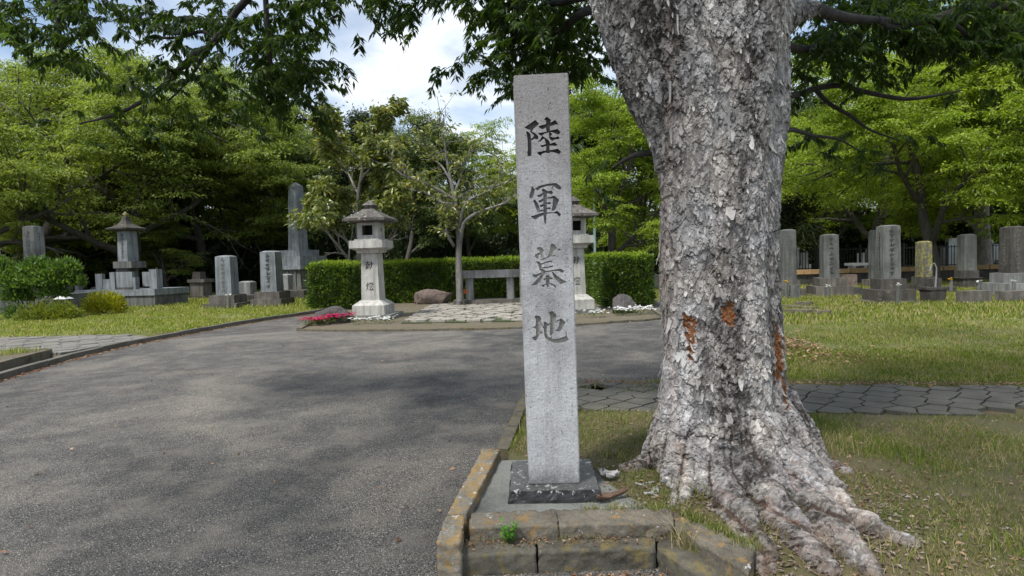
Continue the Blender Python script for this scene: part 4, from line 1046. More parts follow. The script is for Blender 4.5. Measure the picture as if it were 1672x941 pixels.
# big plain tombstone and neighbours at the far left
tomb(61, 486, 27.5, (30, 86), [(66, 16), (46, 34)], -4, 'tall plain squared tombstone rising behind the leafy bush at far left', 'tomb', seed=9, z0=.09, marks=(True, 'R'), taper=.95)
tomb(129, 480, 29.5, (10, 34), [(24, 8)], -10, 'narrow stone post between the leafy bush and the roofed tombstone', 'tomb_blue', seed=10, marks=(False, False), z0=.09, name='stone_post', taper=1)
tomb(112, 480, 30.5, (16, 26), [(30, 8)], 24, 'leaning grey stone slab half behind the leafy bush', 'tomb_mid', seed=13, marks=(False, False), z0=.09, name='stone_post', taper=.9)
tomb(155, 480, 31, (12, 17), [(34, 10)], 5, 'low stone block left of the roofed tombstone', 'tomb_mid', seed=11, marks=(False, False), z0=.09, name='stone_post', taper=1)
low_kerb('grave_kerb', -40, 128, 26.0, .72, 2.2, -6, 'long low grey grave platform behind the bushes at far left', 'tomb_mid')
tomb(6, 486, 27, (15, 40), [(36, 14)], 0, 'dim stone post behind the leafy bush at the photo edge', 'tomb_mid', seed=12, marks=(False, False), z0=.09, name='stone_post', taper=1)
q = P(103, 480, 24.2); ml = empty('miniature_lantern', (q.x, q.y, .5), 0, 'miniature white roofed stone house behind the low green shrub', 'stone ornament')
mb = MB(); mb.box((0, 0, -.4), .34, .34, .56); mb.build('body', M['tomb_mid'], ml); mb = MB(); mb.frustum((0, 0, .162), .5, .5, .05, .05, .16); mb.build('roof', M['white_stone'], ml)
# behind the hedge
tomb(697, 450, 34, (15, 34), [(26, 8)], -4, 'small tombstone top showing above the middle of the hedge', 'tomb_mid', seed=14, ink='ink')
tomb(632, 450, 33, (11, 30), [(24, 8)], -4, 'small plain tombstone top above the hedge beside the left lantern', 'tomb_mid', seed=15, marks=(False, False))
tomb(582, 452, 33, (12, 34), [(24, 8)], -4, 'pale stone post above the hedge just left of the left lantern', 'tomb_plinth', seed=16, marks=(False, False), name='stone_post')
# right hand lawn
tomb(1286, 477, 22.5, (26, 82), [(50, 13), (34, 14)], -6, 'tombstone half hidden behind the right edge of the big trunk', 'tomb_mid', seed=21, z0=.09, slab=None)
tomb(1354, 475.5, 22.5, (29.5, 71), [(69, 13.5), (50, 13)], -11, 'greenish grey tombstone on two steps, nearest right of the big trunk', 'tomb_mid', 'tomb_plinth', ink='ink', seed=22, z0=.09, slab=(84, 2))
tomb(1450, 486, 18.9, (36, 87), [(76, 18.5), (51, 17)], -7, 'largest central tombstone on the right lawn, two dark steps beneath', 'tomb_mid', 'tomb_dark', ink='ink', seed=23, z0=.09, marks=(True, 'L'), slab=(100, 2.5))
tomb(1508, 472, 23.5, (24, 58), [(46, 11), (33, 12)], -2, 'yellow mossy tombstone beside the leaning trunk on the right', 'tomb_moss', 'tomb_dark', seed=24, z0=.09, marks=(True, 'L'))
tomb(1578, 470, 24.5, (28, 59), [(42, 16), (48, 0.5), (34, 12)], -3, 'slim green tombstone between the urn and the rightmost graves', 'tomb_mid', 'tomb_dark', seed=25, z0=.09, marks=(True, 'L'))
tomb(1652, 483, 20.0, (37, 76), [(88, 18), (62, 16)], -1, 'dark brown tombstone on pale steps at the right edge', 'tomb_dark', 'tomb', seed=26, z0=.09, marks=(True, 'L'), slab=(112, 3))
tomb(1425, 468, 27, (12, 80), [(30, 12)], 0, 'narrow stone just behind the left of the largest right tombstone', 'tomb_mid', seed=27, marks=(False, False), z0=.09, name='stone_post')
def block(px, yb, Y, w_, h, d_, rz, label, mat='tomb_mid', cat='stone block', z0=.08):
    s = Y / 1000; q = P(px, yb, Y); mb = MB(); mb.frustum((0, 0, 0), w_ * s, d_ * s, w_ * s * .97, d_ * s * .97, h * s); mb.bevel(.02, 2).rough(.15, .012, 5, px)
    return tag(mb.build('stone_block', M[mat], None, (q.x, q.y, z0), R(rz)), label, cat, 'loose stone blocks on the right lawn')
block(1590, 496, 17.8, 45, 20, 22, 6, 'squat grey stone block lying in the grass before the slim green tombstone', 'tomb_plinth')
block(1655, 494, 18.0, 50, 17, 20, 6, 'grey stone block in the grass at the right edge below the pale steps', 'tomb_plinth')
block(1392, 476, 22.0, 20, 14, 20, -8, 'small mossy stone block beside the steps of the greenish tombstone', 'tomb_dark')
block(1384, 474, 27.5, 24, 20, 16, -8, 'rough pinkish stone low behind the largest right tombstone', 'rock_brown')
block(1297, 480, 21.4, 14, 22, 12, -8, 'upright grey stone block against the trunk edge', 'tomb_mid')
block(1530, 474, 22.5, 46, 9, 26, -8, 'flat dark stone slab behind the urn', 'tomb_dark')
# urn with drooping flower
q = P(1523, 492, 18.6); s_ = .0186
ur = empty('stone_urn', (q.x, q.y, .08), R(8), 'dark stone urn block with a drooping white stem on top', 'urn')
mb = MB(); mb.frustum((0, 0, 0), 26 * s_, 22 * s_, 28 * s_, 24 * s_, 20 * s_); mb.box((0, 0, 20 * s_ + .002), 31 * s_, 26 * s_, 4 * s_); mb.bevel(.02).build('body', M['tomb_dark'], ur)
mb = MB(); mb.frustum((4 * s_, 4 * s_, 24 * s_), 18 * s_, 14 * s_, 20 * s_, 14 * s_, 14 * s_); mb.bevel(.03).build('bowl', M['tomb_dark'], ur)
pts = [(1 * s_, -4 * s_, 24 * s_), (2.5 * s_, -4 * s_, 40 * s_), (3 * s_, -4 * s_, 55 * s_), (-1 * s_, -4 * s_, 63 * s_), (-6 * s_, -4 * s_, 61 * s_), (-9 * s_, -4 * s_, 50 * s_)]
V, F = tube_arrays(pts, [1.7 * s_, 1.3 * s_, 1.0 * s_, .8 * s_, .8 * s_, 1.5 * s_], 8); link('stem', mesh_np('stem', V, F, True), M['tomb'], ur)
def gvase(px, Y, h, lab, top): vase(px, Y, h, lab, .09, top)
gvase(1352, 21.2, 17, 'thin flower post with pale flowers on the steps of the greenish tombstone', 'white')
gvase(1466, 17.9, 30, 'thin flower post before the largest right tombstone', 'white')
gvase(1284, 21.3, 26, 'flower post with a yellow flower by the trunk edge', 'yellow')
gvase(1598, 20.5, 20, 'flower vase with green stems before the slim green tombstone', 'white')
gvase(1655, 18.9, 26, 'flower post with pale blooms on the pale steps at right', 'white')
gvase(1553, 22.0, 20, 'dark flower vase behind the urn', 'yellow')

# ---- far right: terrace wall, railing, pale headstones
q0, q1 = P(1270, 470, 30), P(1452, 470, 30)
tw = empty('terrace_wall', (0, 30, .0), 0, 'low stone wall with an ochre coping behind the right graves', 'low wall')
mb = MB(); mb.box(((q0.x + 40) / 2, 0, 0), 40 - q0.x, .6, .62); mb.build('wall', M['tomb_dark'], tw)
M['ochre'] = stone_mat('ochre_coping', (0.36, 0.23, 0.11), .6, 30, .2)
mb = MB(); 
for k in range(24):
    x = q0.x + .55 + k * 1.12
    mb.box((x, -.05, .622), 1.08, .72, .2)
mb.bevel(.015).build('coping', M['ochre'], tw)
mb = MB(); mb.prism([(5, 31), (60, 31), (60, 36.5), (5, 36.5)], .0, .62); tag(mb.build('terrace_path', M['cobble']), kind='structure')
fe = empty('iron_fence', (0, 35.0, .62), 0, 'black iron railing running behind the right graves', 'fence')
x0f, x1f = P(1262, 440, 35).x, P(1760, 440, 35).x
mb = MB()
n_ = int((x1f - x0f) / .17)
for k in range(n_): mb.box((x0f + k * .17, 0, 0), .03, .03, 1.25)
mb.build('bars', M['fence'], fe)
mb = MB(); mb.box(((x0f + x1f) / 2, 0, .1), x1f - x0f, .05, .05); mb.box(((x0f + x1f) / 2, 0, 1.12), x1f - x0f, .05, .05); mb.build('rail', M['fence'], fe)
for k in range(8):
    mb = MB(); mb.box((x0f + k * (x1f - x0f) / 7, 0, -.02), .09, .09, 1.45); mb.build('post', M['fence'], fe)
hs = [(1283, 36, 10), (1295, 38, 18), (1312, 24, 12), (1545, 30, 12), (1553, 46, 14), (1563, 26, 10), (1600, 36, 14), (1612, 40, 12), (1624, 30, 10), (1410, 22, 16), (1420, 30, 10), (1434, 26, 10), (1640, 28, 10), (1662, 36, 12)]
places = ['just right of the big trunk', 'left of the greenish tombstone', 'low one left of the greenish tombstone', 'right of the leaning trunk', 'tallest right of the leaning trunk', 'left of the slim green tombstone', 'right of the slim green tombstone', 'before the thick pale trunk', 'left of the dark brown tombstone', 'between greenish and largest tombstones', 'behind the narrow stone post', 'close left of the largest tombstone', 'behind the dark brown tombstone', 'at the right photo edge']
for i, (px, h, w_) in enumerate(hs):
    Y = 37 + (i % 3) * .8; s = Y / 1000; q = P(px, 440, Y)
    t = empty('headstone', (q.x, q.y, .3), 0, 'pale headstone beyond the railing, ' + places[i], 'headstone', 'pale headstones beyond the railing')
    mb = MB(); mb.box((0, 0, 0), (w_ + 5) * s, .7, 16 * s); mb.build('plinth', M['white_stone'], t)
    mb = MB(); mb.box((0, 0, 16 * s + .002), w_ * s, .35, h * .8 * s); mb.bevel(.03).build('slab', M['white_stone'], t)
# white table-like monument behind
q = P(1400, 452, 33); s_ = .033
mt = empty('stone_table', (q.x, q.y, .5), 0, 'white slab table monument seen right of the greenish tombstone', 'stone table')
mb = MB(); mb.box((0, 0, 12 * s_), 30 * s_, .8, 4 * s_); mb.build('table_top', M['white_stone'], mt)
for x in (-9, 9):
    mb = MB(); mb.box((x * s_, 0, 0), 5 * s_, .5, 12 * s_ - .003); mb.build('leg', M['white_stone'], mt)
# flag pole
q = P(972, 440, 30)
fp = empty('flag_pole', (q.x, q.y, 0), 0, 'thin white metal pole standing behind the right stone lantern', 'pole')
mb = MB(); mb.cyl((0, 0, 0), .07, .06, 4.6, 12); mb.build('pole', M['pole'], fp, smooth=True); mb = MB(); mb.cyl((0, 0, 4.6), .085, .085, .07, 12); mb.build('cap', M['pole'], fp)
mb = MB(); mb.cyl((0, 0, 0), .16, .14, .25, 12); mb.build('base', M['tomb_mid'], fp)
# dark worn kerb lumps by the right lawn corner
for i, (a, b, w_, l_, rz) in enumerate(((1294, 503, .30, 1.6, -66), (1318, 512, .26, 1.1, -34), (1312, 500, .2, .5, 10))):
    q = G(a, b, .08); mb = MB(); mb.box((0, 0, 0), l_, w_, .12 + .03 * i); mb.bevel(.03, 2).rough(.08, .02, 5, i)
    tag(mb.build('kerb_stone', M['edging_dark'], None, (q.x, q.y, .03), R(rz)), ('long dark worn kerb stone at the lawn corner right of the trunk', 'short dark worn kerb stone nearest the bare earth patch', 'small dark stone behind the worn kerb stones')[i], 'kerb stone')
# ================================================================== BIG FLAKING TREE
def ellip_tube(pts, rad, sides=24):
    V, F = tube_arrays(pts, rad, sides); n = len(pts)
    # close both ends
    Vc = np.concatenate([V, [pts[0]], [pts[-1]]]); i = np.arange(sides); j = (i + 1) % sides; b = (n - 1) * sides
    F4 = [tuple(f) for f in F]; tri = [(int(j_), int(i_), len(V)) for i_, j_ in zip(i, j)] + [(int(b + i_), int(b + j_), len(V) + 1) for i_, j_ in zip(i, j)]
    return Vc, F4, tri
def spline(pts, n):
    pts = np.asarray(pts, float); t = np.linspace(0, len(pts) - 1, n); o = []
    for u in t:
        i = min(int(u), len(pts) - 2); f = u - i
        p0 = pts[max(i - 1, 0)]; p1 = pts[i]; p2 = pts[i + 1]; p3 = pts[min(i + 2, len(pts) - 1)]
        o.append(0.5 * ((2 * p1) + (-p0 + p2) * f + (2 * p0 - 5 * p1 + 4 * p2 - p3) * f * f + (-p0 + 3 * p1 - 3 * p2 + p3) * f ** 3))
    return np.array(o)
def PR(px, py, Y, r): q = P(px, py, Y); return (q.x, q.y, q.z, r * Y / 1000)
def GRr(px, py, zc, r):
    q = G(px, py, .14); h = float(hlawn(q.x, q.y)); return (q.x, q.y, h + (-.06 * r if zc > .045 else -.6 * r), r * .92)
YT = 4.55
tubes = []
# main column
base_z = 0.0
def colm(lst, n=26): tubes.append(spline(lst, n))
colm([PR(1196, 860, YT + .05, 92), PR(1192, 790, YT, 103), PR(1187, 720, YT, 101), PR(1181, 620, YT, 93), PR(1177, 500, YT, 90), PR(1176, 380, YT, 89), PR(1178, 250, YT, 89), PR(1184, 120, YT, 92), PR(1192, 0, YT, 97), PR(1200, -150, YT, 96), PR(1216, -330, YT, 86)], 40)
colm([PR(1150, 800, 4.42, 62), PR(1138, 700, 4.40, 58), PR(1132, 560, 4.40, 52), PR(1133, 400, 4.42, 50), PR(1136, 280, 4.42, 54), PR(1128, 180, 4.40, 60), PR(1098, 90, 4.38, 66), PR(1052, 0, 4.36, 76), PR(1008, -110, 4.4, 78), PR(930, -300, 4.5, 74)], 36)
colm([PR(1100, 780, 4.30, 30), PR(1107, 680, 4.30, 27), PR(1108, 560, 4.32, 24), PR(1109, 420, 4.34, 23), PR(1109, 320, 4.36, 25), PR(1096, 230, 4.36, 33), PR(1052, 130, 4.34, 38), PR(1014, 30, 4.34, 36), PR(985, -90, 4.34, 34)], 30)
colm([PR(1245, 800, 4.40, 62), PR(1232, 700, 4.42, 54), PR(1224, 560, 4.46, 44), PR(1224, 380, 4.46, 43), PR(1230, 200, 4.45, 48), PR(1234, 60, 4.45, 48), PR(1238, -100, 4.45, 48)], 30)
# right stub limb leaving at the top
colm([PR(1225, 120, 4.75, 30), PR(1262, 50, 4.78, 24), PR(1298, 22, 4.78, 17), PR(1335, 14, 4.8, 14)], 10)
# roots
def root(lst, n=18): tubes.append(spline(lst, n))
root([PR(1125, 640, 4.40, 34), PR(1096, 715, 4.35, 34), GRr(1062, 765, .20, .11), GRr(1030, 770, .15, .075), GRr(1008, 768, .09, .055)])
root([PR(1130, 690, 4.30, 40), PR(1110, 760, 4.15, 36), GRr(1112, 805, .13, .09), GRr(1100, 830, .03, .05)])
root([PR(1175, 700, 4.30, 62), PR(1172, 770, 4.16, 60), GRr(1188, 820, .13, .14), GRr(1212, 855, .08, .12), GRr(1240, 893, .06, .085), GRr(1256, 926, .0, .06)])
root([PR(1215, 690, 4.34, 60), PR(1235, 770, 4.12, 62), GRr(1262, 835, .14, .15), GRr(1302, 870, .09, .12), GRr(1336, 898, .06, .09), GRr(1366, 922, .02, .06)])
root([PR(1240, 680, 4.42, 56), PR(1278, 760, 4.2, 58), GRr(1322, 822, .17, .14), GRr(1362, 866, .11, .115), GRr(1398, 902, .08, .09), GRr(1430, 932, .03, .06)])
root([PR(1252, 660, 4.5, 48), PR(1298, 745, 4.4, 46), GRr(1345, 806, .17, .12), GRr(1395, 846, .11, .09), GRr(1445, 868, .09, .065), GRr(1505, 886, .05, .04)])
root([PR(1262, 660, 4.7, 40), PR(1305, 725, 4.8, 34), GRr(1340, 757, .14, .07), GRr(1385, 772, .02, .045)])
root([PR(1180, 650, 4.8, 60), PR(1190, 740, 5.1, 60), PR(1190, 770, 5.5, 40), PR(1200, 775, 5.9, 25)])
Vs, Fq, Ft, off = [], [], [], 0
for sp in tubes:
    V, F4, tri = ellip_tube(sp[:, :3], np.maximum(sp[:, 3], .01))
    Vs.append(V); Fq += [tuple(int(k) + off for k in f) for f in F4]; Ft += [tuple(int(k) + off for k in f) for f in tri]; off += len(V)
me = bpy.data.meshes.new('trunk'); me.from_pydata(np.concatenate(Vs).tolist(), [], Fq + Ft); me.update()
tmp = bpy.data.objects.new('trunk_tmp', me); COL.objects.link(tmp)
rm = tmp.modifiers.new('r', 'REMESH'); rm.mode = 'VOXEL'; rm.voxel_size = 0.0065
sm_ = tmp.modifiers.new('s', 'SMOOTH'); sm_.factor = 0.6; sm_.iterations = 20
bpy.context.view_layer.update()
me2 = bpy.data.meshes.new_from_object(tmp.evaluated_get(bpy.context.evaluated_depsgraph_get()))
bpy.data.objects.remove(tmp); bpy.data.meshes.remove(me)
nv = len(me2.vertices); co = np.empty(nv * 3, np.float32); me2.vertices.foreach_get('co', co); co = co.reshape(-1, 3).astype(float)
no = np.empty(nv * 3, np.float32); me2.vertices.foreach_get('normal', no); no = no.reshape(-1, 3).astype(float)
def hash3(i, s):
    h = (i[..., 0] * 73856093) ^ (i[..., 1] * 19349663) ^ (i[..., 2] * 83492791) ^ (s * 2654435761 & 0xffffffff)
    h = (h ^ (h >> 13)) * 1274126177; h = h & 0x7fffffff
    return ((h ^ (h >> 16)) & 0xffffff) / float(0x1000000)
def cellnoise(p, s):
    """nearest cell: distance to it, gap to the next, its own number, and where in the cell the point lies"""
    b = np.floor(p).astype(np.int64); d1 = np.full(len(p), 9.); d2 = np.full(len(p), 9.); idv = np.zeros(len(p)); rel = np.zeros((len(p), 3))
    for i in (-1, 0, 1):
        for j in (-1, 0, 1):
            for k in (-1, 0, 1):
                c = b + np.array([i, j, k]); pt = c + np.stack([hash3(c, s), hash3(c, s + 1), hash3(c, s + 2)], 1)
                d = np.linalg.norm(p - pt, axis=1); n1_ = d < d1
                d2 = np.where(n1_, d1, np.minimum(d2, d)); idv = np.where(n1_, hash3(c, s + 5), idv); rel = np.where(n1_[:, None], p - pt, rel); d1 = np.where(n1_, d, d1)
    return d1, d2 - d1, idv, rel
def warp(p, f, a, seed):
    r = np.random.default_rng(seed); o = p.copy()
    for _ in range(4):
        k = r.normal(0, 1, (3, 3)) * f; ph = r.uniform(0, 6.28, 3)
        o = o + a * np.sin(p @ k + ph); f *= 1.8; a *= 0.62
    return o
# roots lie along the ground: stretch the flakes up the trunk only
low = smooth((0.75 - co[:, 2]) / 0.5)
rx_, ry_ = co[:, 0] - TREE_C.x, co[:, 1] - TREE_C.y; rad_ = np.hypot(rx_, ry_) + 1e-6; sq_ = np.where(rad_ > .5, (.5 / rad_) ** .45, 1.0)
bc = np.stack([rx_ * (1 - low + low * sq_), ry_ * (1 - low + low * sq_), co[:, 2] - 0.9 * np.clip(rad_ - .5, 0, 9) * low], 1)
q_ = warp(bc, 11.0, 0.034, 1)
q1 = q_ * np.array([12.5, 12.5, 4.6]); d1, e1, id1, rel1 = cellnoise(q1, 11)
q4 = warp(bc, 40.0, 0.010, 5) * np.array([54, 54, 18]); d4, e4, id4, rel4 = cellnoise(q4, 133)
q2 = warp(bc, 26.0, 0.016, 2) * np.array([29, 29, 9.5]); d2, e2, id2, rel2 = cellnoise(q2, 47)
q3 = warp(bc, 8.0, 0.03, 3) * np.array([5.5, 5.5, 1.8]); d3, e3, id3, rel3 = cellnoise(q3, 90)
vert = 1 - 0.3 * low
und = 0.012 * np.sin(co @ np.array([9., 7., 2.]) + 2 * np.sin(co @ np.array([3., -4., 1.5]))) + 0.006 * np.sin(co @ np.array([-17., 21., 4.]) + 1.0)
th = np.arctan2(co[:, 1] - TREE_C.y - .0, co[:, 0] - TREE_C.x)
fl = 0.006 * np.sin(th * 11 + 1.5 * np.sin(co[:, 2] * 1.2) + 1.0) * (1 - low) + low * (0.024 * np.abs(np.sin(th * 13 + 2 * np.sin(rad_ * 3))) + .010 * np.abs(np.sin(th * 29 + 3 * np.sin(rad_ * 4))) - .02)
grv = low * np.clip(1 - 4 * np.abs(np.sin(th * 13 + 2 * np.sin(rad_ * 3))), 0, 1)
lift1 = np.clip(-rel1[:, 2], -0.6, 0.7) * 0.015 * vert * (id1 > .5)
lift2 = np.clip(-rel2[:, 2], -0.6, 0.7) * 0.009 * vert * (id2 > .35) + np.clip(-rel4[:, 2], -.6, .7) * .003 * (id4 > .45)
disp = und + fl + (lift1 + lift2) * (1 + .6 * low) + 0.006 * (id1 - .5) * (e1 > .05) + 0.004 * (id2 - .5) + 0.010 * (id3 - .5)
crk = np.exp(-(e1 / 0.04) ** 2) * (id1 > .6); disp -= 0.008 * crk
crk2 = np.exp(-(e2 / 0.09) ** 2) * (id2 > .45); disp -= 0.003 * crk2
# long dark seam left of the middle, lower crack on the right flank
def seam(pts, wd):
    """distance in the picture plane is not used: seams follow points on the bark itself"""
    m = np.full(nv, 9.)
    for a, b in zip(pts[:-1], pts[1:]):
        a = np.array(a); b = np.array(b); ab = b - a; t = np.clip(((co - a) @ ab) / (ab @ ab), 0, 1)
        m = np.minimum(m, np.linalg.norm(co - a - t[:, None] * ab, axis=1))
    return np.exp(-(m / wd) ** 2)
def bark_pt(px, py, Y=4.1): q = P(px, py, Y); return (q.x, q.y, q.z)
sm1 = seam([bark_pt(1112, 0, 4.05), bark_pt(1108, 60, 4.05), bark_pt(1122, 120, 4.02)], 0.05) + seam([bark_pt(1288, 600, 4.4), bark_pt(1305, 690, 4.3), bark_pt(1345, 760, 4.15), bark_pt(1375, 800, 4.0)], 0.03)
sm1 += 0.7 * seam([bark_pt(1104, 740, 4.0), bark_pt(1106, 640, 4.0), bark_pt(1108, 520, 4.02), bark_pt(1106, 330, 4.04), bark_pt(1095, 240, 4.05)], 0.016)
disp -= 0.035 * np.clip(sm1, 0, 1)
# bark colour: each flake its own tone, darker cracks, seams and grooves, bare rust-red wounds
tone = 0.46 + 0.20 * (id1 - .5) + 0.22 * (id2 - .5) + 0.14 * (id3 - .5) + .10 * np.sin(th * 5 + 1.5 * np.sin(co[:, 2] * 1.3))
tone += 0.20 * (id4 - .5) + .16 * np.clip((-rel4[:, 2] - .15) * 3, 0, 1) * (id4 > .55)
tone -= 0.14 * crk + 0.10 * crk2 + 0.25 * np.clip(sm1, 0, 1)
tone += 0.10 * (np.clip(-rel2[:, 2], 0, .7)) * (id2 > .5)
hsh = np.sin(co[:, 0] * 311.7 + co[:, 1] * 127.3 + co[:, 2] * 219.1) * 43758.5; hsh = hsh - np.floor(hsh)
tone += 0.10 * (hsh - .5) - .34 * grv - .04 + .10 * low * (rel1[:, 2] * 1.2)
wound = np.zeros(nv)
for (px, py, Y, rx, rz) in ((1140, 556, 4.03, .040, .17), (1203, 520, 3.99, .050, .10), (1274, 580, 4.26, .032, .19), (1283, 640, 4.3, .022, .12), (1138, 532, 4.02, .046, .08)):
    q = P(px, py, Y); dd = np.sqrt(((co[:, 0] - q.x) / rx) ** 2 + ((co[:, 2] - q.z) / rz) ** 2 + ((co[:, 1] - q.y) / .3) ** 2)
    dd += 0.16 * np.sin(co[:, 2] * 90 + co[:, 0] * 60) + 0.45 * (id2 - .5)
    wound = np.maximum(wound, np.clip((1.05 - dd) * 6, 0, 1))
disp -= 0.012 * wound + 0.004 * wound * np.sin(co[:, 2] * 55 + co[:, 0] * 190)
rust = np.clip(0.45 * (id3 > .7) * (id2 > .5) * (id4 > .4) * low + .3 * grv + .5 * np.exp(-((co[:, 0] - bark_pt(1104, 500)[0]) / .035) ** 2) * (id4 > .45), 0, 1)
colr = np.stack([np.clip(tone, 0, 1), np.clip(wound, 0, 1), rust, np.ones(nv)], 1)
co2 = co + no * disp[:, None]
me2.vertices.foreach_set('co', co2.astype(np.float32).ravel())
ca = me2.color_attributes.new('tone', 'FLOAT_COLOR', 'POINT'); ca.data.foreach_set('color', colr.astype(np.float32).ravel())
me2.update(); print('trunk verts', nv)
m, nt, b = newmat('flaking_bark')
at_ = N(nt, 'ShaderNodeAttribute', attribute_name='tone'); sp_ = N(nt, 'ShaderNodeSeparateColor'); L(nt, at_.outputs['Color'], sp_.inputs[0])
v = geopos(nt); vsq = geopos(nt, (1, 1, .4))
stk = noise(nt, geopos(nt, (7, 7, .55)), 1.0, 5, .6)
f_ = math_n(nt, 'MULTIPLY_ADD', stk, .75, math_n(nt, 'MULTIPLY_ADD', noise(nt, vsq, 70, 6, .7), .36, math_n(nt, 'ADD', sp_.outputs[0], -.545)))
col = ramp(nt, f_, [(.10, (.03, .026, .024)), (.27, (.118, .110, .102)), (.42, (.222, .211, .200)), (.58, (.330, .317, .303)), (.82, (.585, .57, .54))])
rg = N(nt, 'ShaderNodeNewGeometry'); rz_ = N(nt, 'ShaderNodeSeparateXYZ'); L(nt, rg.outputs['Position'], rz_.inputs[0])
wm_ = ramp(nt, noise(nt, v, 3.2, 5, .6), [(.42, (.91, .92, .96)), (.62, (1.02, .99, .96))]); col = mixc(nt, 1.0, col, wm_, 'MULTIPLY')
wc = ramp(nt, noise(nt, v, 45, 5, .7), [(.35, (.10, .035, .015)), (.62, (.27, .12, .05))]); col = mixc(nt, sp_.outputs[1], col, wc)
col = mixc(nt, math_n(nt, 'MULTIPLY', sp_.outputs[2], .5), col, (.27, .14, .09))
# soil splashed on the foot of the trunk and caught between the roots
sp2 = math_n(nt, 'MULTIPLY_ADD', noise(nt, v, 9, 7, .72), .42, math_n(nt, 'MULTIPLY', rz_.outputs[2], -.8))
col = mixc(nt, ramp(nt, sp2, [(.04, g3(0)), (.15, g3(.75))]), col, (.135, .10, .075))
L(nt, col, b.inputs['Base Color']); b.inputs['Roughness'].default_value = .85; b.inputs['Specular IOR Level'].default_value = .25
vo = N(nt, 'ShaderNodeTexVoronoi', i_Scale=95.0, feature='F1'); L(nt, vsq, vo.inputs['Vector'])
bump(nt, b, math_n(nt, 'MULTIPLY_ADD', noise(nt, vsq, 120, 6, .72), .8, vo.outputs['Distance']), .42, .006)
M['bark_flake'] = m
bt_ = empty('broadleaf_tree', (TREE_C.x, TREE_C.y, .1), 0, 'huge old tree with pale flaking bark and spreading roots beside the carved pillar', 'tree')
trunk = link('trunk', me2, M['bark_flake']); trunk.parent = bt_; trunk.location = -bt_.location; KIDS.setdefault(bt_.name, []).append(trunk)
# lifted bark flakes curling off the trunk
rng = np.random.default_rng(8)
cand = np.where((co[:, 2] > .35) & (no[:, 1] < .2) & (np.abs(no[:, 2]) < .5))[0]; pick = rng.choice(cand, 520, replace=False)
big = rng.choice(cand, 90, replace=False)
Vf, Ff, Cf, o_ = [], [], [], 0
for idx, sc_ in [(i, rng.uniform(.010, .024)) for i in pick] + [(i, rng.uniform(.025, .05)) for i in big]:
    n_ = no[idx]; t_ = np.cross(n_, [0, 0, 1]); t_ /= np.linalg.norm(t_) + 1e-9; d_ = np.cross(t_, n_); d_ = d_ if d_[2] < 0 else -d_
    ln, wd_ = sc_ * rng.uniform(1.2, 2.6), sc_ * rng.uniform(.7, 1.2); p0 = co2[idx] + n_ * .001; lift = rng.uniform(.15, .5); K = 5
    for r_ in range(K):
        f = r_ / (K - 1); ww = wd_ * (0.55 + .6 * math.sin(math.pi * min(f + .15, 1))) * (1 if r_ < K - 1 else .45)
        cpt = p0 + d_ * ln * f + n_ * (lift * ln * f * f)
        for sgn in (-1, 0, 1):
            jit = rng.uniform(-.15, .15) * wd_
            Vf.append(cpt + t_ * (sgn * ww / 2 + jit * .5) + n_ * (-.12 * abs(sgn) * ww)); Cf.append((.42 + (idx % 97) / 97 * .34, 0, 0, 1))
    for r_ in range(K - 1):
        for c_ in range(2): a0 = o_ + r_ * 3 + c_; Ff.append((a0, a0 + 1, a0 + 4, a0 + 3))
    o_ += K * 3
# long strips peeling along the left flank
nrm = no / (np.linalg.norm(no, axis=1)[:, None] + 1e-9)
for s_i in range(15, 40):
    tx, tz = P(rng.uniform(1086, 1118), 480, 4.1).x, rng.uniform(.5, 2.6)
    if s_i > 26: tx, tz = P(rng.uniform(1000, 1260), 480, 4.1).x, rng.uniform(1.0, 3.3)
    dd_ = (co2[:, 0] - tx) ** 2 + (co2[:, 2] - tz) ** 2 + 100 * (nrm[:, 1] > .1); idx = int(np.argmin(dd_))
    if dd_[idx] > .01: continue
    n_ = nrm[idx]; t_ = np.cross(n_, [0, 0, 1]); t_ /= np.linalg.norm(t_) + 1e-9; ln, wd_ = rng.uniform(.07, .26) * (1 if s_i <= 26 else .6), rng.uniform(.012, .028); K = 7; tn = rng.uniform(.38, .62)
    for r_ in range(K):
        f = r_ / (K - 1); cpt = co2[idx] + n_ * (.004 + .05 * rng.uniform(.7, 1) * ln * f ** 3 * 4) + np.array([0, 0, -ln * f]) + t_ * .002 * math.sin(f * 3 + s_i)
        for sgn in (-1, 0, 1): Vf.append(cpt + t_ * sgn * wd_ / 2 * (1.1 - .5 * f) + n_ * (-.002 * abs(sgn))); Cf.append((tn, 0, 0, 1))
    for r_ in range(K - 1):
        for c_ in range(2): a0 = o_ + r_ * 3 + c_; Ff.append((a0, a0 + 1, a0 + 4, a0 + 3))
    o_ += K * 3
mf = mesh_np('bark_flakes', np.array(Vf), np.array(Ff), True, np.array(Cf))
fo = link('bark_flakes', mf, M['bark_flake']); fo.parent = bt_; fo.location = -bt_.location; fo['kind'] = 'stuff'; KIDS[bt_.name].append(fo)
sol = None

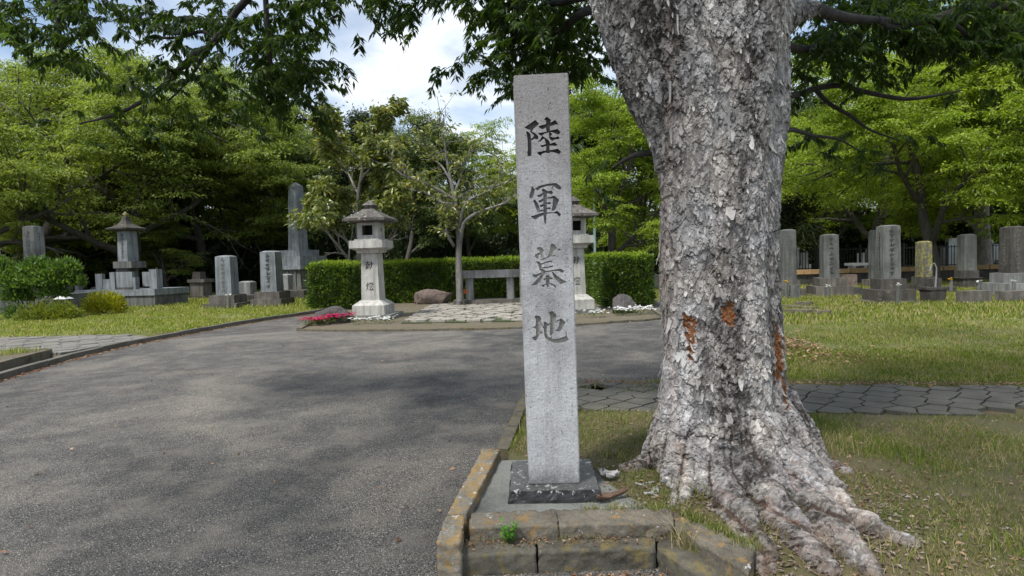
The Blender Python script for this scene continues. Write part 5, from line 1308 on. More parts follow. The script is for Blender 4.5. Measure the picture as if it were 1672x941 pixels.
# ================================================================== LEAVES
def leaves(C, D, Nn, ln, wd, fold=0.15, droop=0.0):
    """pointed leaves: base at C, along D, facing Nn; two folded halves each"""
    n = len(C); D = D / (np.linalg.norm(D, axis=1)[:, None] + 1e-9); S = np.cross(D, Nn); S /= np.linalg.norm(S, axis=1)[:, None] + 1e-9
    U = np.cross(S, D); ln = np.broadcast_to(ln, n)[:, None]; wd = np.broadcast_to(wd, n)[:, None]
    tip = C + D * ln; tip[:, 2] -= droop * ln[:, 0]; mid = C + D * ln * .45
    V = np.stack([C, mid + S * wd / 2 + U * wd * fold, tip, mid - S * wd / 2 + U * wd * fold], 1).reshape(-1, 3)
    o = np.arange(n) * 4
    return V, np.concatenate([np.stack([o, o + 1, o + 2], 1), np.stack([o, o + 2, o + 3], 1)])
def rnd_unit(rng, n): v = rng.normal(0, 1, (n, 3)); return v / np.linalg.norm(v, axis=1)[:, None]
def pad_leaves(rng, centers, rads, n_per, ln, wd, flat=.28, up=.8, droop=.25, tilt=.25):
    """clumps: flattened, domed sprays of leaves"""
    k = len(centers); idx = np.repeat(np.arange(k), n_per); n = len(idx)
    a = rng.uniform(0, 2 * np.pi, n); r = np.sqrt(rng.uniform(0, 1, n)) ; lump = 1 + .3 * np.sin(a * 3 + idx * 2.1) + .2 * np.sin(a * 7 + idx)
    R_ = rads[idx]; x = np.cos(a) * r * lump * R_; y = np.sin(a) * r * lump * R_
    tx = rng.normal(0, tilt, k)[idx]; ty = rng.normal(0, tilt, k)[idx]
    z = (rng.normal(0, flat * .45, n) - droop * r * r) * R_ + x * tx + y * ty
    C = centers[idx] + np.stack([x, y, z], 1)
    D = np.stack([np.cos(a), np.sin(a), -.35 + 0 * a], 1) + rng.normal(0, .55, (n, 3))
    Nn = np.stack([0 * a, 0 * a, np.ones(n)], 1) * up + rng.normal(0, .5, (n, 3))
    return leaves(C, D, Nn, ln * rng.uniform(.7, 1.25, n), wd * rng.uniform(.7, 1.25, n), droop=.15)
def grow(rng, p, d, Ln, r, lv, maxlv, nc, spread, trop, tubes, tips, segs=6, jit=.13, lr=.62, sides=7, start=.35):
    pts, rad = [p], [r]; dd = d.copy(); q = p.copy()
    for s in range(segs):
        dd = dd + rng.normal(0, jit, 3); dd[2] += trop[min(lv, len(trop) - 1)]; dd /= np.linalg.norm(dd); q = q + dd * Ln / segs
        pts.append(q.copy()); rad.append(r * (1 - .62 * (s + 1) / segs))
    tubes.append(tube_arrays(pts, rad, max(3, sides - 2 * lv), False))
    pts = np.array(pts)
    if lv < maxlv:
        n = nc[lv]; ph = rng.uniform(0, 6.28)
        for i in range(n):
            t = start + (1 - start) * (i + .7 * rng.uniform(0, 1)) / n if lv else (start + (1 - start) * i / max(1, n - 1))
            t = min(t, .99) * segs; k = int(t); k = min(k, segs - 1); f = t - k; b0 = pts[k] * (1 - f) + pts[k + 1] * f
            ax = pts[k + 1] - pts[k]; ax /= np.linalg.norm(ax); u_ = np.cross(ax, [0, 0, 1.0] if abs(ax[2]) < .95 else [1.0, 0, 0]); u_ /= np.linalg.norm(u_); v_ = np.cross(ax, u_)
            az = ph + i * 2.4 + rng.normal(0, .3); sp = spread[lv] * rng.uniform(.75, 1.2)
            nd = ax * math.cos(sp) + (u_ * math.cos(az) + v_ * math.sin(az)) * math.sin(sp)
            grow(rng, b0, nd, Ln * lr * rng.uniform(.7, 1.1) * (1 - .3 * (t / segs - start)), r * (1 - .62 * t / segs) * .66, lv + 1, maxlv, nc, spread, trop, tubes, tips, max(3, segs - 1), jit, lr, sides, .25)
    if lv >= maxlv - 1:
        for k in range(max(1, len(pts) // 2), len(pts)): tips.append((pts[k], lv))
        tips.append((pts[-1], lv))
def tree_mesh(seed, H, fork=.3, r0=.22, nc=(7, 5, 4), spread=(.9, .75, .7), trop=(.02, .0, -.02), Lr=.62, pad=(.35, .75), n_per=60, ln=.10, wd=.045, flat=.28, up=.8, maxpads=420, jit=.13, droop=.25, tilt=.2, lean=(0, 0), keep=1.0, bottom=0.0, segs=8):
    rng = np.random.default_rng(seed); tubes, tips = [], []
    grow(rng, np.zeros(3), np.array([lean[0], lean[1], 1.0]), H * .8, r0, 0, len(nc), nc, spread, trop, tubes, tips, segs, jit, Lr, 11, fork)
    V, F = merge_arrays(tubes); tr = mesh_np('trunk', V, F, True)
    T = np.array([t[0] for t in tips]); T = T[T[:, 2] > bottom]; rng.shuffle(T); T = T[:maxpads]
    rads = rng.uniform(pad[0], pad[1], len(T))
    V, F = pad_leaves(rng, T, rads, n_per, ln, wd, flat, up, droop, tilt)
    if keep < 1: k = rng.uniform(0, 1, len(F) // 2) < keep; F = F[np.concatenate([k, k])]
    return tr, mesh_np('crown', V, F)
PROTO = {}
def proto(kind, var, bark, leaf, **kw):
    tr, cr = tree_mesh(**kw); tr.materials.append(M[bark]); cr.materials.append(M[leaf]); PROTO[(kind, var)] = (tr, cr)
def put(kind, var, px, Y, scale, rz, label, group=None, name='tree', z0=0.0, leaf=None, X=None, zs=1.0):
    tr, cr = PROTO[(kind, var)]; x = P(px, 480, Y).x if X is None else X
    t = empty(name, (x, Y, z0), rz, label, 'tree', group); t.scale = (scale, scale, scale * zs)
    link('trunk', tr, None, t); link('crown', cr, None, t); return t
# kinds
for v_ in range(3):
    proto('maple', v_, 'trunk_dark', 'leaf_maple', seed=30 + v_, H=10, fork=.22, r0=.26, nc=(8, 6, 4), spread=(1.05, .8, .7), trop=(.04, .02, .0), Lr=.62, pad=(.45, .95), n_per=130, ln=.13, wd=.06, flat=.10, maxpads=480, tilt=.10, droop=.30, bottom=2.6)
for v_ in range(2):
    proto('lime', v_, 'trunk_dark', 'leaf_lime', seed=50 + v_, H=9.5, fork=.22, r0=.24, nc=(8, 6, 4), spread=(1.05, .8, .75), trop=(.05, .02, -.01), Lr=.62, pad=(.40, .85), n_per=130, ln=.12, wd=.055, flat=.12, maxpads=520, tilt=.14, droop=.35, bottom=2.0)
for v_ in range(3):
    proto('ever', v_, 'trunk_grey', 'leaf_dark', seed=70 + v_, H=13, fork=.16, r0=.26, nc=(10, 6, 3), spread=(.95, .7, .7), trop=(.05, .02, .0), Lr=.42, pad=(.5, 1.0), n_per=80, ln=.20, wd=.10, flat=.5, maxpads=560, tilt=.3, bottom=.4)
for v_ in range(2):
    proto('mid', v_, 'trunk_dark', 'leaf_mid', seed=90 + v_, H=12, fork=.28, r0=.2, nc=(9, 6, 3), spread=(.8, .7, .7), trop=(.06, .03, .0), Lr=.45, pad=(.4, .9), n_per=70, ln=.17, wd=.075, flat=.35, maxpads=520, tilt=.3, bottom=2.5)
proto('magnolia', 0, 'trunk_grey', 'leaf_magnolia', seed=110, H=8.2, fork=.20, r0=.14, nc=(12, 6, 3), spread=(1.0, .75, .6), trop=(.05, .06, .05), Lr=.44, pad=(.2, .38), n_per=20, ln=.24, wd=.095, flat=.7, maxpads=900, tilt=.3, up=.3, droop=0, bottom=3.4)
proto('palm_like', 0, 'trunk_grey', 'leaf_dark', seed=112, H=4, fork=.5, r0=.12, nc=(5, 4), spread=(.9, .6), trop=(.02, -.05), Lr=.4, pad=(.35, .5), n_per=60, ln=.5, wd=.035, flat=.4, maxpads=60, up=.2, droop=.4)

ML = 'layered maples on the left lawn'
put('maple', 2, 140, 37, .62, 2.2, 'low spreading maple between the tall plain and the roofed tombstones', ML, 'maple_tree')
put('maple', 1, 275, 36, .55, .5, 'low spreading maple right behind the small broken lantern', ML, 'maple_tree')
put('maple', 0, 15, 36, .6, .2, 'low maple behind the leafy bush at far left', ML, 'maple_tree')
put('maple', 0, 205, 34, 1.42, .4, 'dark-trunked layered maple behind the roofed tombstone', ML, 'maple_tree')
put('maple', 1, 340, 40, 1.35, 2.0, 'layered maple behind the twin light tombstones', ML, 'maple_tree')
put('maple', 2, 45, 33, 1.42, 1.1, 'layered maple behind the tall plain tombstone at far left', ML, 'maple_tree')
put('maple', 0, -130, 27, 1.3, 3.1, 'layered maple whose boughs enter at the left photo edge', ML, 'maple_tree')
put('maple', 1, 120, 42, 1.6, 4.2, 'maple standing back between the two leftmost graves', ML, 'maple_tree')
put('maple', 2, 425, 45, 1.3, 5.0, 'maple filling the gap left of the tall obelisk', ML, 'maple_tree')
put('maple', 0, -60, 40, 1.7, .1, 'tall maple far back at the left photo edge', ML, 'maple_tree')
put('maple', 2, 280, 44, 1.5, .9, 'maple far back over the dark wood edge', ML, 'maple_tree')
MR = 'bright green maples on the right'
put('lime', 0, 1522, 27.5, 1.12, .3, 'bright lime maple with forked trunk behind the mossy yellow tombstone', MR, 'maple_tree')
put('lime', 1, 1680, 27, 1.2, 2.2, 'bright lime maple over the rightmost dark tombstone', MR, 'maple_tree')
put('lime', 0, 1425, 34, 1.35, 4.0, 'lime maple standing behind the largest right tombstone', MR, 'maple_tree')
put('lime', 1, 1790, 24, 1.2, 5.2, 'lime maple whose crown enters at the right photo edge', MR, 'maple_tree')
put('lime', 1, 1590, 39, 1.6, .6, 'tall lime maple far back above the slim green tombstone', MR, 'maple_tree')
put('lime', 0, 1340, 40, 1.0, 1.6, 'lime maple far back just right of the big trunk', MR, 'maple_tree')
CR = 'young trees behind the lanterns'
put('lime', 1, 1003, 30, .98, 3.3, 'bright green young tree behind the hedge, between pillar and trunk', CR, 'broadleaf_tree')
put('lime', 0, 1062, 34, .95, 1.3, 'young green tree close left of the big trunk, behind the hedge', CR, 'broadleaf_tree')
put('lime', 0, 905, 44, 1.12, .2, 'light green tree rising behind the carved pillar', CR, 'broadleaf_tree')
put('mid', 0, 655, 36, .85, 1.0, 'slim grey-trunked tree behind the hedge, right of the left lantern', CR, 'broadleaf_tree')
put('mid', 1, 775, 39, .86, 2.0, 'mid-green tree behind the hedge in line with the offering table', CR, 'broadleaf_tree')
put('mid', 0, 705, 43, .84, 4.0, 'mid-green tree farther back between left lantern and offering table', CR, 'broadleaf_tree')
put('magnolia', 0, 584, 26, 1.0, .8, 'broad-leaved magnolia with yellowing leaves over the left lantern', None, 'magnolia_tree')
# thick pale trunk tree on the right behind the slim tombstone
tr_, cr_ = tree_mesh(seed=130, H=11, fork=.5, r0=.42, nc=(7, 5, 3), spread=(.9, .7, .7), trop=(.03, .02, 0), Lr=.4, pad=(.4, .8), n_per=80, ln=.12, wd=.05, maxpads=300, flat=.2, bottom=4)
tr_.materials.append(M['trunk_grey']); cr_.materials.append(M['leaf_maple']); PROTO[('thick', 0)] = (tr_, cr_)
put('thick', 0, 1607, 31, 1.0, 0, 'tree with a thick pale straight trunk between the two rightmost tombstones', None, 'broadleaf_tree')
# twisted leaning trunk
put('palm_like', 0, 1300, 32, 1.15, 0, 'dark palm with drooping fans just right of the big trunk', None, 'palm_tree')
# dark wood behind
rr = random.Random(77); k_ = 0
wood = []
for row, (Y0, n, sc0) in enumerate(((46, 16, 1.0), (55, 16, 1.25))):
    for i in range(n):
        px = -250 + (2180 / (n - 1)) * i + rr.uniform(-40, 40) + row * 70
        if row == 1 and 560 < px < 850: s_k = .60
        elif row == 0 and 560 < px < 850: s_k = .72
        else: s_k = 1.0
        wood.append((px, Y0 + rr.uniform(-2.5, 3), sc0 * s_k * rr.uniform(.92, 1.1), rr.randrange(3), rr.uniform(0, 6.28)))
wood.sort()
MARKS = [(-400, 'beyond the left photo edge'), (-60, 'just off the left photo edge'), (61, 'behind the tall plain tombstone'), (140, 'right of the tall plain tombstone'), (205, 'behind the roofed tombstone'), (328, 'behind the slab-roofed shrine'), (405, 'behind the twin light tombstones'), (490, 'behind the obelisk'), (606, 'behind the left lantern'), (697, 'behind the small tombstone above the hedge'), (800, 'behind the offering table'), (883, 'behind the carved pillar'), (960, 'behind the right lantern'), (1040, 'at the right end of the hedge'), (1180, 'behind the big trunk'), (1352, 'behind the greenish tombstone'), (1450, 'behind the largest right tombstone'), (1515, 'behind the mossy tombstone'), (1590, 'behind the slim green tombstone'), (1660, 'behind the dark brown tombstone'), (1760, 'just off the right photo edge'), (1900, 'beyond the right photo edge')]
def mark(px): return min(MARKS, key=lambda m: abs(m[0] - px))[1]
def wlabel(kind, px, Y, i):
    return ('dark evergreen' if kind == 'ever' else 'mid-green tree') + ' in the ' + ('front' if Y < 50.5 else 'rear') + ' row of the wood, ' + mark(px)
for i, (px, Y, s_k, va, rz) in enumerate(wood):
    kind = 'mid' if (560 < px < 900 or i % 4 == 2) else 'ever'
    put(kind, va % (2 if kind == 'mid' else 3), px, Y, s_k, rz, wlabel(kind, px, Y, i), 'dark wood behind the graves', 'evergreen_tree' if kind == 'ever' else 'broadleaf_tree')
# shrubby understorey at the wood's foot
def ball_leaves(rng, n, c, r, ln, wd, shell=.35, up=.2):
    u = rnd_unit(rng, n); u[:, 2] = np.abs(u[:, 2]) * 1.0 - .12 * rng.uniform(0, 1, n); rad = 1 - shell * rng.uniform(0, 1, n) ** 1.5
    lump = 1 + .16 * np.sin(u[:, 0] * 6 + c[0]) * np.sin(u[:, 1] * 7 + 1) + .10 * np.sin(u @ np.array([11, 13, 9.]))
    C = np.array(c) + u * (rad * lump)[:, None] * np.array(r)
    D = u + rng.normal(0, .6, (n, 3)) + np.array([0, 0, up]); Nn = rng.normal(0, .7, (n, 3)) + np.array([0, 0, .6])
    return leaves(C, D, Nn, ln * rng.uniform(.7, 1.3, n), wd * rng.uniform(.7, 1.3, n))
rng = np.random.default_rng(44)
us = []
for v_ in range(2):
    parts = [ball_leaves(rng, 2600, (rng.uniform(-1.6, 1.6), rng.uniform(-.8, .8), rng.uniform(0, .4)), (rng.uniform(1.3, 2.0), rng.uniform(1.0, 1.4), rng.uniform(1.8, 2.9)), .26, .12) for _ in range(4)]
    V, F = merge_arrays(parts); me_ = mesh_np('evergreen_shrub', V, F); me_.materials.append(M['leaf_dark']); us.append(me_)
for i in range(24):
    px = -160 + i * 83 + rr.uniform(-20, 20); Y = 41.5 + rr.uniform(-1.5, 2.5)
    o = bpy.data.objects.new('evergreen_shrub', us[i % 2]); COL.objects.link(o); o.location = (P(px, 480, Y).x, Y, 0); o.rotation_euler = (0, 0, rr.uniform(0, 6.28)); s_k = rr.uniform(1.0, 1.35); o.scale = (s_k, s_k, s_k * 1.15)
    tag(o, 'dark shrub at the foot of the wood, ' + mark(px), 'shrub', 'dark shrubs under the wood')

rng = np.random.default_rng(45); A_ = []
for i in range(64):
    x = -95 + i * 3.1 + rng.uniform(-1, 1); A_.append(ball_leaves(rng, 1100, (x, 68 + rng.uniform(-3, 3), rng.uniform(1, 4)), (rng.uniform(3, 4.5), 2.5, rng.uniform(4.0, 6.5) * (.8 if -22 < x < 4 else 1.1)), .7, .4))
V, F = merge_arrays(A_); tag(link('distant_wood', mesh_np('distant_wood', V, F), M['leaf_dark']), 'dark mass of distant wood behind all the trees', 'wood', kind='stuff')
# labels of trees and shrubs that share a place: told apart from left to right
byl = {}
for o in list(bpy.data.objects):
    if o.get('group') in ('dark shrubs under the wood', 'dark wood behind the graves'): byl.setdefault(o['label'], []).append(o)
for lb_, os_ in byl.items():
    if len(os_) > 1:
        os_.sort(key=lambda o: o.location.x / o.location.y); nm = ['left', 'right'] if len(os_) == 2 else ['left', 'middle', 'right'] + ['far right'] * 9
        for k, o in enumerate(os_): o['label'] = nm[k] + ' ' + lb_
# ---- bare-limbed small tree by the offering table
Yb = 22.4
def limb(lst, sides=8, n=16): sp = spline([PR(*a) for a in lst], n); return tube_arrays(sp[:, :3] - np.array([bx_, by_, 0.05]), np.maximum(sp[:, 3], .008), sides, False)
q = P(750, 490, Yb); bx_, by_ = q.x, q.y
bt2 = empty('magnolia_tree', (bx_, by_, .05), 0, 'small pale-limbed tree with sparse leaves rising beside the offering table', 'tree')
rng = np.random.default_rng(17)
main = [[(752, 492, Yb, 5.5), (749, 430, Yb, 5), (749, 390, Yb, 4.5), (745, 340, Yb, 4), (743, 320, Yb, 4)],
 [(743, 326, Yb, 3.6), (735, 290, Yb, 2.6), (728, 250, Yb, 2.0), (722, 215, Yb, 1.3), (716, 196, Yb, .8)],
 [(743, 328, Yb, 3), (715, 310, Yb - .4, 2.4), (690, 297, Yb - .6, 2), (655, 285, Yb - .8, 1.5), (640, 262, Yb - .8, 1), (645, 235, Yb - .8, .7)],
 [(742, 333, Yb, 2.6), (722, 331, Yb + .4, 2), (708, 322, Yb + .6, 1.8), (690, 314, Yb + .8, 1.2), (668, 310, Yb + .8, .8)],
 [(744, 326, Yb, 3), (765, 314, Yb + .3, 2.2), (790, 308, Yb + .5, 1.8), (815, 302, Yb + .6, 1.3), (842, 288, Yb + .6, .9)],
 [(751, 400, Yb, 3.4), (757, 366, Yb - .3, 3), (775, 350, Yb - .5, 2.5), (800, 340, Yb - .6, 2), (825, 331, Yb - .6, 1.6), (845, 316, Yb - .6, 1.2)],
 [(751, 385, Yb, 3), (752, 360, Yb - .2, 2.6), (762, 330, Yb - .3, 2.2), (785, 318, Yb - .3, 1.8), (806, 306, Yb - .3, 1.2), (820, 280, Yb - .3, .7)],
 [(741, 402, Yb, 2.6), (732, 386, Yb - .2, 2.6), (729, 374, Yb - .2, 2.3), (741, 364, Yb, 2)],
 [(742, 368, Yb, 1.6), (735, 358, Yb - .1, 1.3), (727, 350, Yb - .2, .9)],
 [(740, 318, Yb, 2.4), (752, 290, Yb + .3, 1.8), (758, 262, Yb + .4, 1.4), (776, 240, Yb + .5, .9)],
 [(736, 296, Yb, 2), (720, 270, Yb + .4, 1.5), (700, 255, Yb + .5, 1.1), (690, 225, Yb + .5, .7)]]
tb = [limb(m_) for m_ in main]; tw_ends = []
for m_ in main[1:]:
    sp = spline([PR(*a) for a in m_], 14)[:, :3] - np.array([bx_, by_, .05])
    for k in range(4, 14, 1):
        for _ in range(2):
            d = rng.normal(0, .6, 3) + np.array([0, 0, .7]); d /= np.linalg.norm(d); ln_ = rng.uniform(.35, 1.0)
            p1 = sp[k] + d * ln_ * .5 + rng.normal(0, .05, 3); p2 = p1 + (d + rng.normal(0, .35, 3)) * ln_ * .5
            tb.append(tube_arrays([sp[k], p1, p2], [.016, .011, .006], 4, False)); tw_ends += [p2, p1]
V, F = merge_arrays(tb); link('trunk', mesh_np('trunk', V, F, True), M['trunk_pale'], bt2)
E_ = np.array(tw_ends); E_ = E_[rng.uniform(0, 1, len(E_)) < .75]
V, F = pad_leaves(rng, E_, np.full(len(E_), .18), 9, .19, .075, .7, .3, 0, .3); link('crown', mesh_np('crown', V, F), M['leaf_magnolia'], bt2)

# ---- overhead boughs of the big tree: limbs and hanging sprays
rng = np.random.default_rng(23)
OB = np.array(bt_.location)
def blimb(lst, n=22, sides=9): sp = spline([PR(*a) for a in lst], n); return sp
LB = [
 [(1000, -110, 4.45, 70), (880, -330, 4.8, 60), (740, -420, 5.3, 40), (600, -300, 5.9, 20), (500, -110, 6.3, 11), (400, 0, 6.6, 6), (355, 65, 6.8, 5.4), (300, 105, 6.9, 4.8), (262, 145, 7.0, 4), (222, 172, 7.1, 3.2), (180, 190, 7.2, 2.4), (130, 202, 7.3, 1.4)],
 [(600, -300, 5.9, 16), (480, -150, 6.0, 9), (437, -40, 6.1, 5), (438, 60, 6.15, 4), (446, 130, 6.2, 2.5), (452, 175, 6.2, 1.4)],
 [(740, -420, 5.3, 30), (420, -330, 6, 18), (180, -200, 6.4, 10), (88, -60, 6.5, 5), (92, 20, 6.5, 3.5), (103, 80, 6.5, 2)],
 [(355, 65, 6.8, 4), (330, 52, 6.9, 3), (290, 62, 7, 2.4), (240, 60, 7.1, 2)],
 [(340, 80, 6.8, 3.5), (322, 110, 6.8, 2.5), (300, 140, 6.8, 2), (275, 165, 6.8, 1.2)],
 [(880, -330, 4.8, 30), (800, -200, 5.4, 16), (700, -90, 5.8, 9), (640, -30, 6, 5), (600, 0, 6, 3)],
 [(1010, 40, 4.5, 16), (985, 10, 5.0, 9), (960, -5, 5.4, 7), (905, 6, 5.8, 5), (862, 15, 6.1, 3.5), (820, 5, 6.3, 2)],
 [(985, 10, 5.0, 9), (950, 22, 5.5, 7), (915, 48, 5.8, 5), (880, 58, 6.0, 3.5), (850, 80, 6.1, 2.4), (800, 95, 6.2, 1.4)],
 [(1290, 26, 4.78, 13), (1325, 15, 4.82, 12), (1375, 28, 5.2, 8), (1430, 34, 5.5, 7), (1490, 36, 5.7, 6.5), (1545, 26, 5.9, 8), (1600, 10, 6.1, 7), (1700, 14, 6.3, 6)],
 [(1430, 34, 5.5, 8), (1455, 46, 5.6, 6), (1485, 40, 5.7, 5), (1540, 34, 5.8, 5), (1570, 50, 5.9, 4), (1590, 68, 6, 3), (1650, 60, 6.1, 2)],
 [(1240, 160, 5.0, 8), (1300, 155, 6.0, 5), (1330, 145, 6.5, 5), (1370, 140, 6.8, 4.5), (1420, 152, 7.0, 4), (1480, 162, 7.2, 3.2), (1530, 156, 7.3, 2), (1570, 148, 7.3, 1.2)],
 [(1330, 145, 6.5, 4), (1355, 170, 6.7, 3.4), (1390, 190, 6.8, 3), (1420, 212, 7.0, 2), (1470, 230, 7.1, 1)],
 [(1262, 225, 4.9, 6), (1290, 212, 5.4, 4), (1330, 222, 5.8, 3), (1370, 228, 6.0, 2), (1400, 245, 6.1, 1)],
 [(1240, 60, 4.9, 12), (1300, 80, 5.6, 7), (1340, 78, 6.0, 5), (1390, 72, 6.3, 3), (1420, 90, 6.5, 1.5)],
 [(1130, 250, 4.6, 8), (1050, 251, 4.8, 5), (1020, 262, 5.3, 3), (1000, 275, 5.6, 1.5)],
 [(1200, -150, 4.6, 70), (1300, -400, 5.2, 45), (1480, -420, 5.8, 25), (1700, -200, 6.4, 14)],
]
tb, anchors = [], []
for lb in LB:
    sp = blimb(lb); tb.append(tube_arrays(sp[:, :3] - OB, np.maximum(sp[:, 3], .006), 9, False))
# sprays: placed along limb stretches and round them; (limb, from, to, count, spread, hang)
def sprays(cs, twig_from=None, n_leaf=36, ln=.088, wd=.028, size=.26):
    """each spray: a thin arched twig with leaves hanging either side"""
    out_l, out_t = [], []
    for i, c in enumerate(cs):
        az = rng.uniform(0, 2 * np.pi); d = np.array([math.cos(az), math.sin(az), rng.uniform(-.35, .1)]); Lt = size * rng.uniform(.7, 1.4); K = 6
        pts = [c]; dd = d.copy()
        for _ in range(K): dd = dd + np.array([0, 0, -.10]) + rng.normal(0, .12, 3); dd /= np.linalg.norm(dd); pts.append(pts[-1] + dd * Lt / K)
        pts = np.array(pts); out_t.append(tube_arrays(pts, np.linspace(.0045, .0015, K + 1), 3, False))
        t = rng.uniform(.05, 1, n_leaf) * K; k = np.minimum(t.astype(int), K - 1); f = (t - k)[:, None]; b0 = pts[k] * (1 - f) + pts[k + 1] * f
        ax = pts[k + 1] - pts[k]; ax /= np.linalg.norm(ax, axis=1)[:, None]; sd_ = np.cross(ax, [0, 0, 1.]); sd_ /= np.linalg.norm(sd_, axis=1)[:, None] + 1e-9
        sg = rng.choice([-1, 1], n_leaf)[:, None]
        D = ax * .6 + sd_ * sg * .8 + np.array([0, 0, -.45]) + rng.normal(0, .22, (n_leaf, 3)); Nn = np.array([0, 0, 1.]) + rng.normal(0, .35, (n_leaf, 3))
        out_l.append(leaves(b0 + rng.normal(0, .01, b0.shape), D, Nn, ln * rng.uniform(.6, 1.2, n_leaf), wd * rng.uniform(.7, 1.2, n_leaf), .12, .18))
    return out_l, out_t
cs = []
def cloud(px0, py0, px1, py1, n, Y0, Y1, dens=None):
    """foliage masses hanging from the limbs: a volume of the air above the drive"""
    for _ in range(n):
        px, py = rng.uniform(px0, px1), rng.uniform(py0, py1)
        if dens and rng.uniform() > dens(px, py): continue
        q = P(px, py, rng.uniform(Y0, Y1)); cs.append(np.array(q))
for li, lb in enumerate(LB):
    sp = blimb(lb)
    for k in range(7, len(sp)):
        if sp[k, 3] < .05 and math.hypot(sp[k, 0] - TREE_C.x, sp[k, 1] - TREE_C.y) > .95:
            if li in (10, 11, 12, 14) and (k < 12 or k % 3): continue
            if (li == 0 and k > 13 and k % 2) or (li in (3, 4) and k % 2): continue
            for _ in range(4 if li not in (10, 11, 12, 14) else 1): cs.append(sp[k, :3] + rng.normal(0, 1, 3) * np.array([.22, .3, .16]) + np.array([0, 0, -.02]))
def blob(px, py, rx, ry, n, Y0=5.9, Y1=7.6):
    for _ in range(n):
        a, r = rng.uniform(0, 6.283), math.sqrt(rng.uniform(0, 1)); q = P(px + rx * r * math.cos(a), py + ry * r * math.sin(a), rng.uniform(Y0, Y1)); cs.append(np.array(q))
for b_ in [(60, 20, 100, 60, 48), (110, 60, 55, 50, 24), (200, 0, 90, 40, 24), (240, 40, 60, 30, 10), (330, 10, 70, 40, 20), (455, 60, 75, 65, 50), (470, 130, 60, 45, 36), (420, 120, 45, 45, 22), (500, 95, 50, 40, 26), (510, 15, 45, 35, 20), (560, -10, 60, 20, 14),
           (640, -12, 50, 16, 9), (675, 28, 28, 18, 8), (720, -20, 50, 18, 9), (800, 0, 60, 30, 26), (860, 40, 60, 45, 40), (920, 60, 60, 60, 52), (810, 115, 36, 18, 12), (850, 108, 40, 26, 18), (965, 80, 50, 50, 24), (900, 10, 90, 30, 34), 
           (1315, 110, 30, 45, 12), (1330, 60, 50, 25, 10), (1370, 95, 40, 22, 8), (1400, 5, 90, 22, 44), (1500, 5, 90, 26, 50), (1600, 20, 90, 40, 56), (1630, 60, 50, 22, 20), (1570, 65, 40, 20, 12), (1300, 200, 18, 30, 4), (1440, 60, 40, 16, 8)]:
    blob(*b_)
CS = np.array(cs) - OB; L1, T1 = sprays(CS)
# the rest of the crown above the picture, which shades the plot and the drive
up_ = []
for _ in range(1500):
    a = rng.uniform(0, 6.283); r = 7.2 * math.sqrt(rng.uniform(0, 1)); x, y = TREE_C.x + r * math.cos(a) - .8, TREE_C.y + r * math.sin(a) - 1.2
    z = 7.6 + 2.2 * math.sqrt(max(0, 1 - (r / 7.8) ** 2)) + rng.uniform(-.9, .9)
    if 0.6 + 1.0 * float(vnoise(np.array([x]), np.array([y]), .9, 31)[0]) > rng.uniform(0, 1): up_.append((x, y, z))
up_ = np.array(up_) - OB
L2 = pad_leaves(rng, up_, np.full(len(up_), .42), 24, .15, .06, .3, .8, .2, .2)
V, F = merge_arrays(L1 + [L2]); crown = link('crown', mesh_np('crown', V, F), M['leaf_near'], bt_)
print('crown leaves', len(F))
# upper limbs carrying that crown
for i in range(9):
    a = i * .7 + .3; s0 = np.array(P(1195, -250, 4.6)); e = np.array([TREE_C.x + 5.6 * math.cos(a) - .8, TREE_C.y + 5.6 * math.sin(a) - 1.2, 8.6 + .5 * math.sin(i)])
    m_ = (s0 + e) / 2 + np.array([0, 0, .8]); sp = spline([np.append(s0, .16), np.append(m_, .09), np.append(e, .02)], 12); tb.append(tube_arrays(sp[:, :3] - OB, sp[:, 3], 7, False))
V, F = merge_arrays(tb + T1); link('limbs', mesh_np('limbs', V, F, True), M['limb_dark'], bt_)

# ================================================================== HEDGE
def box_leaves(rng, x0, x1, y0, y1, z0, z1, dens, ln, wd, top=False):
    """leaf sprigs over the trimmed faces of a hedge"""
    P_, Nn = [], []
    faces = [((x0, x1), (z0, z1), 'y', y0, -1), ((x0, x1), (z0, z1), 'y', y1, 1), ((y0, y1), (z0, z1), 'x', x0, -1), ((y0, y1), (z0, z1), 'x', x1, 1)] if not top else [((x0, x1), (y0, y1), 'z', z1, 1)]
    for (a, b, ax, c, s) in faces:
        n = int((a[1] - a[0]) * (b[1] - b[0]) * dens); u = rng.uniform(a[0], a[1], n); v = rng.uniform(b[0], b[1], n)
        w_ = c + s * (rng.normal(0, .05, n) + .045 * np.sin(u * 3.1 + np.sin(v * 5)) * np.sin(v * 4.3) + .035 * np.sin(u * 9.7 + 2 * np.sin(v * 6)) * np.sin(v * 11))
        pt = {'y': (u, w_, v), 'x': (w_, u, v), 'z': (u, v, w_)}[ax]; nn = {'y': (0, s, .35), 'x': (s, 0, .35), 'z': (0, 0, 1)}[ax]
        P_.append(np.stack(pt, 1)); Nn.append(np.tile(nn, (n, 1)))
    P_ = np.concatenate(P_); Nn = np.concatenate(Nn).astype(float); n = len(P_)
    D = Nn * .9 + rng.normal(0, .55, (n, 3)) + np.array([0, 0, .35 if not top else .4]); Nf = Nn + rng.normal(0, .8, (n, 3))
    return leaves(P_, D, Nf, ln * rng.uniform(.6, 1.3, n), wd * rng.uniform(.6, 1.3, n))
he = empty('hedge', (-1.5, 25.9, .0), 0, 'trimmed green hedge enclosing the lantern forecourt on three sides', 'hedge')
HX0, HX1 = P(506, 480, 22.6).x, P(1062, 480, 20.2).x
ZT = 1.72
segs_ = [(HX0, HX1 + .2, 25.4, 26.7), (HX0, HX0 + 1.5, 22.6, 25.39), (P(992, 480, 20.2).x, HX1, 20.2, 25.39)]
mb = MB()
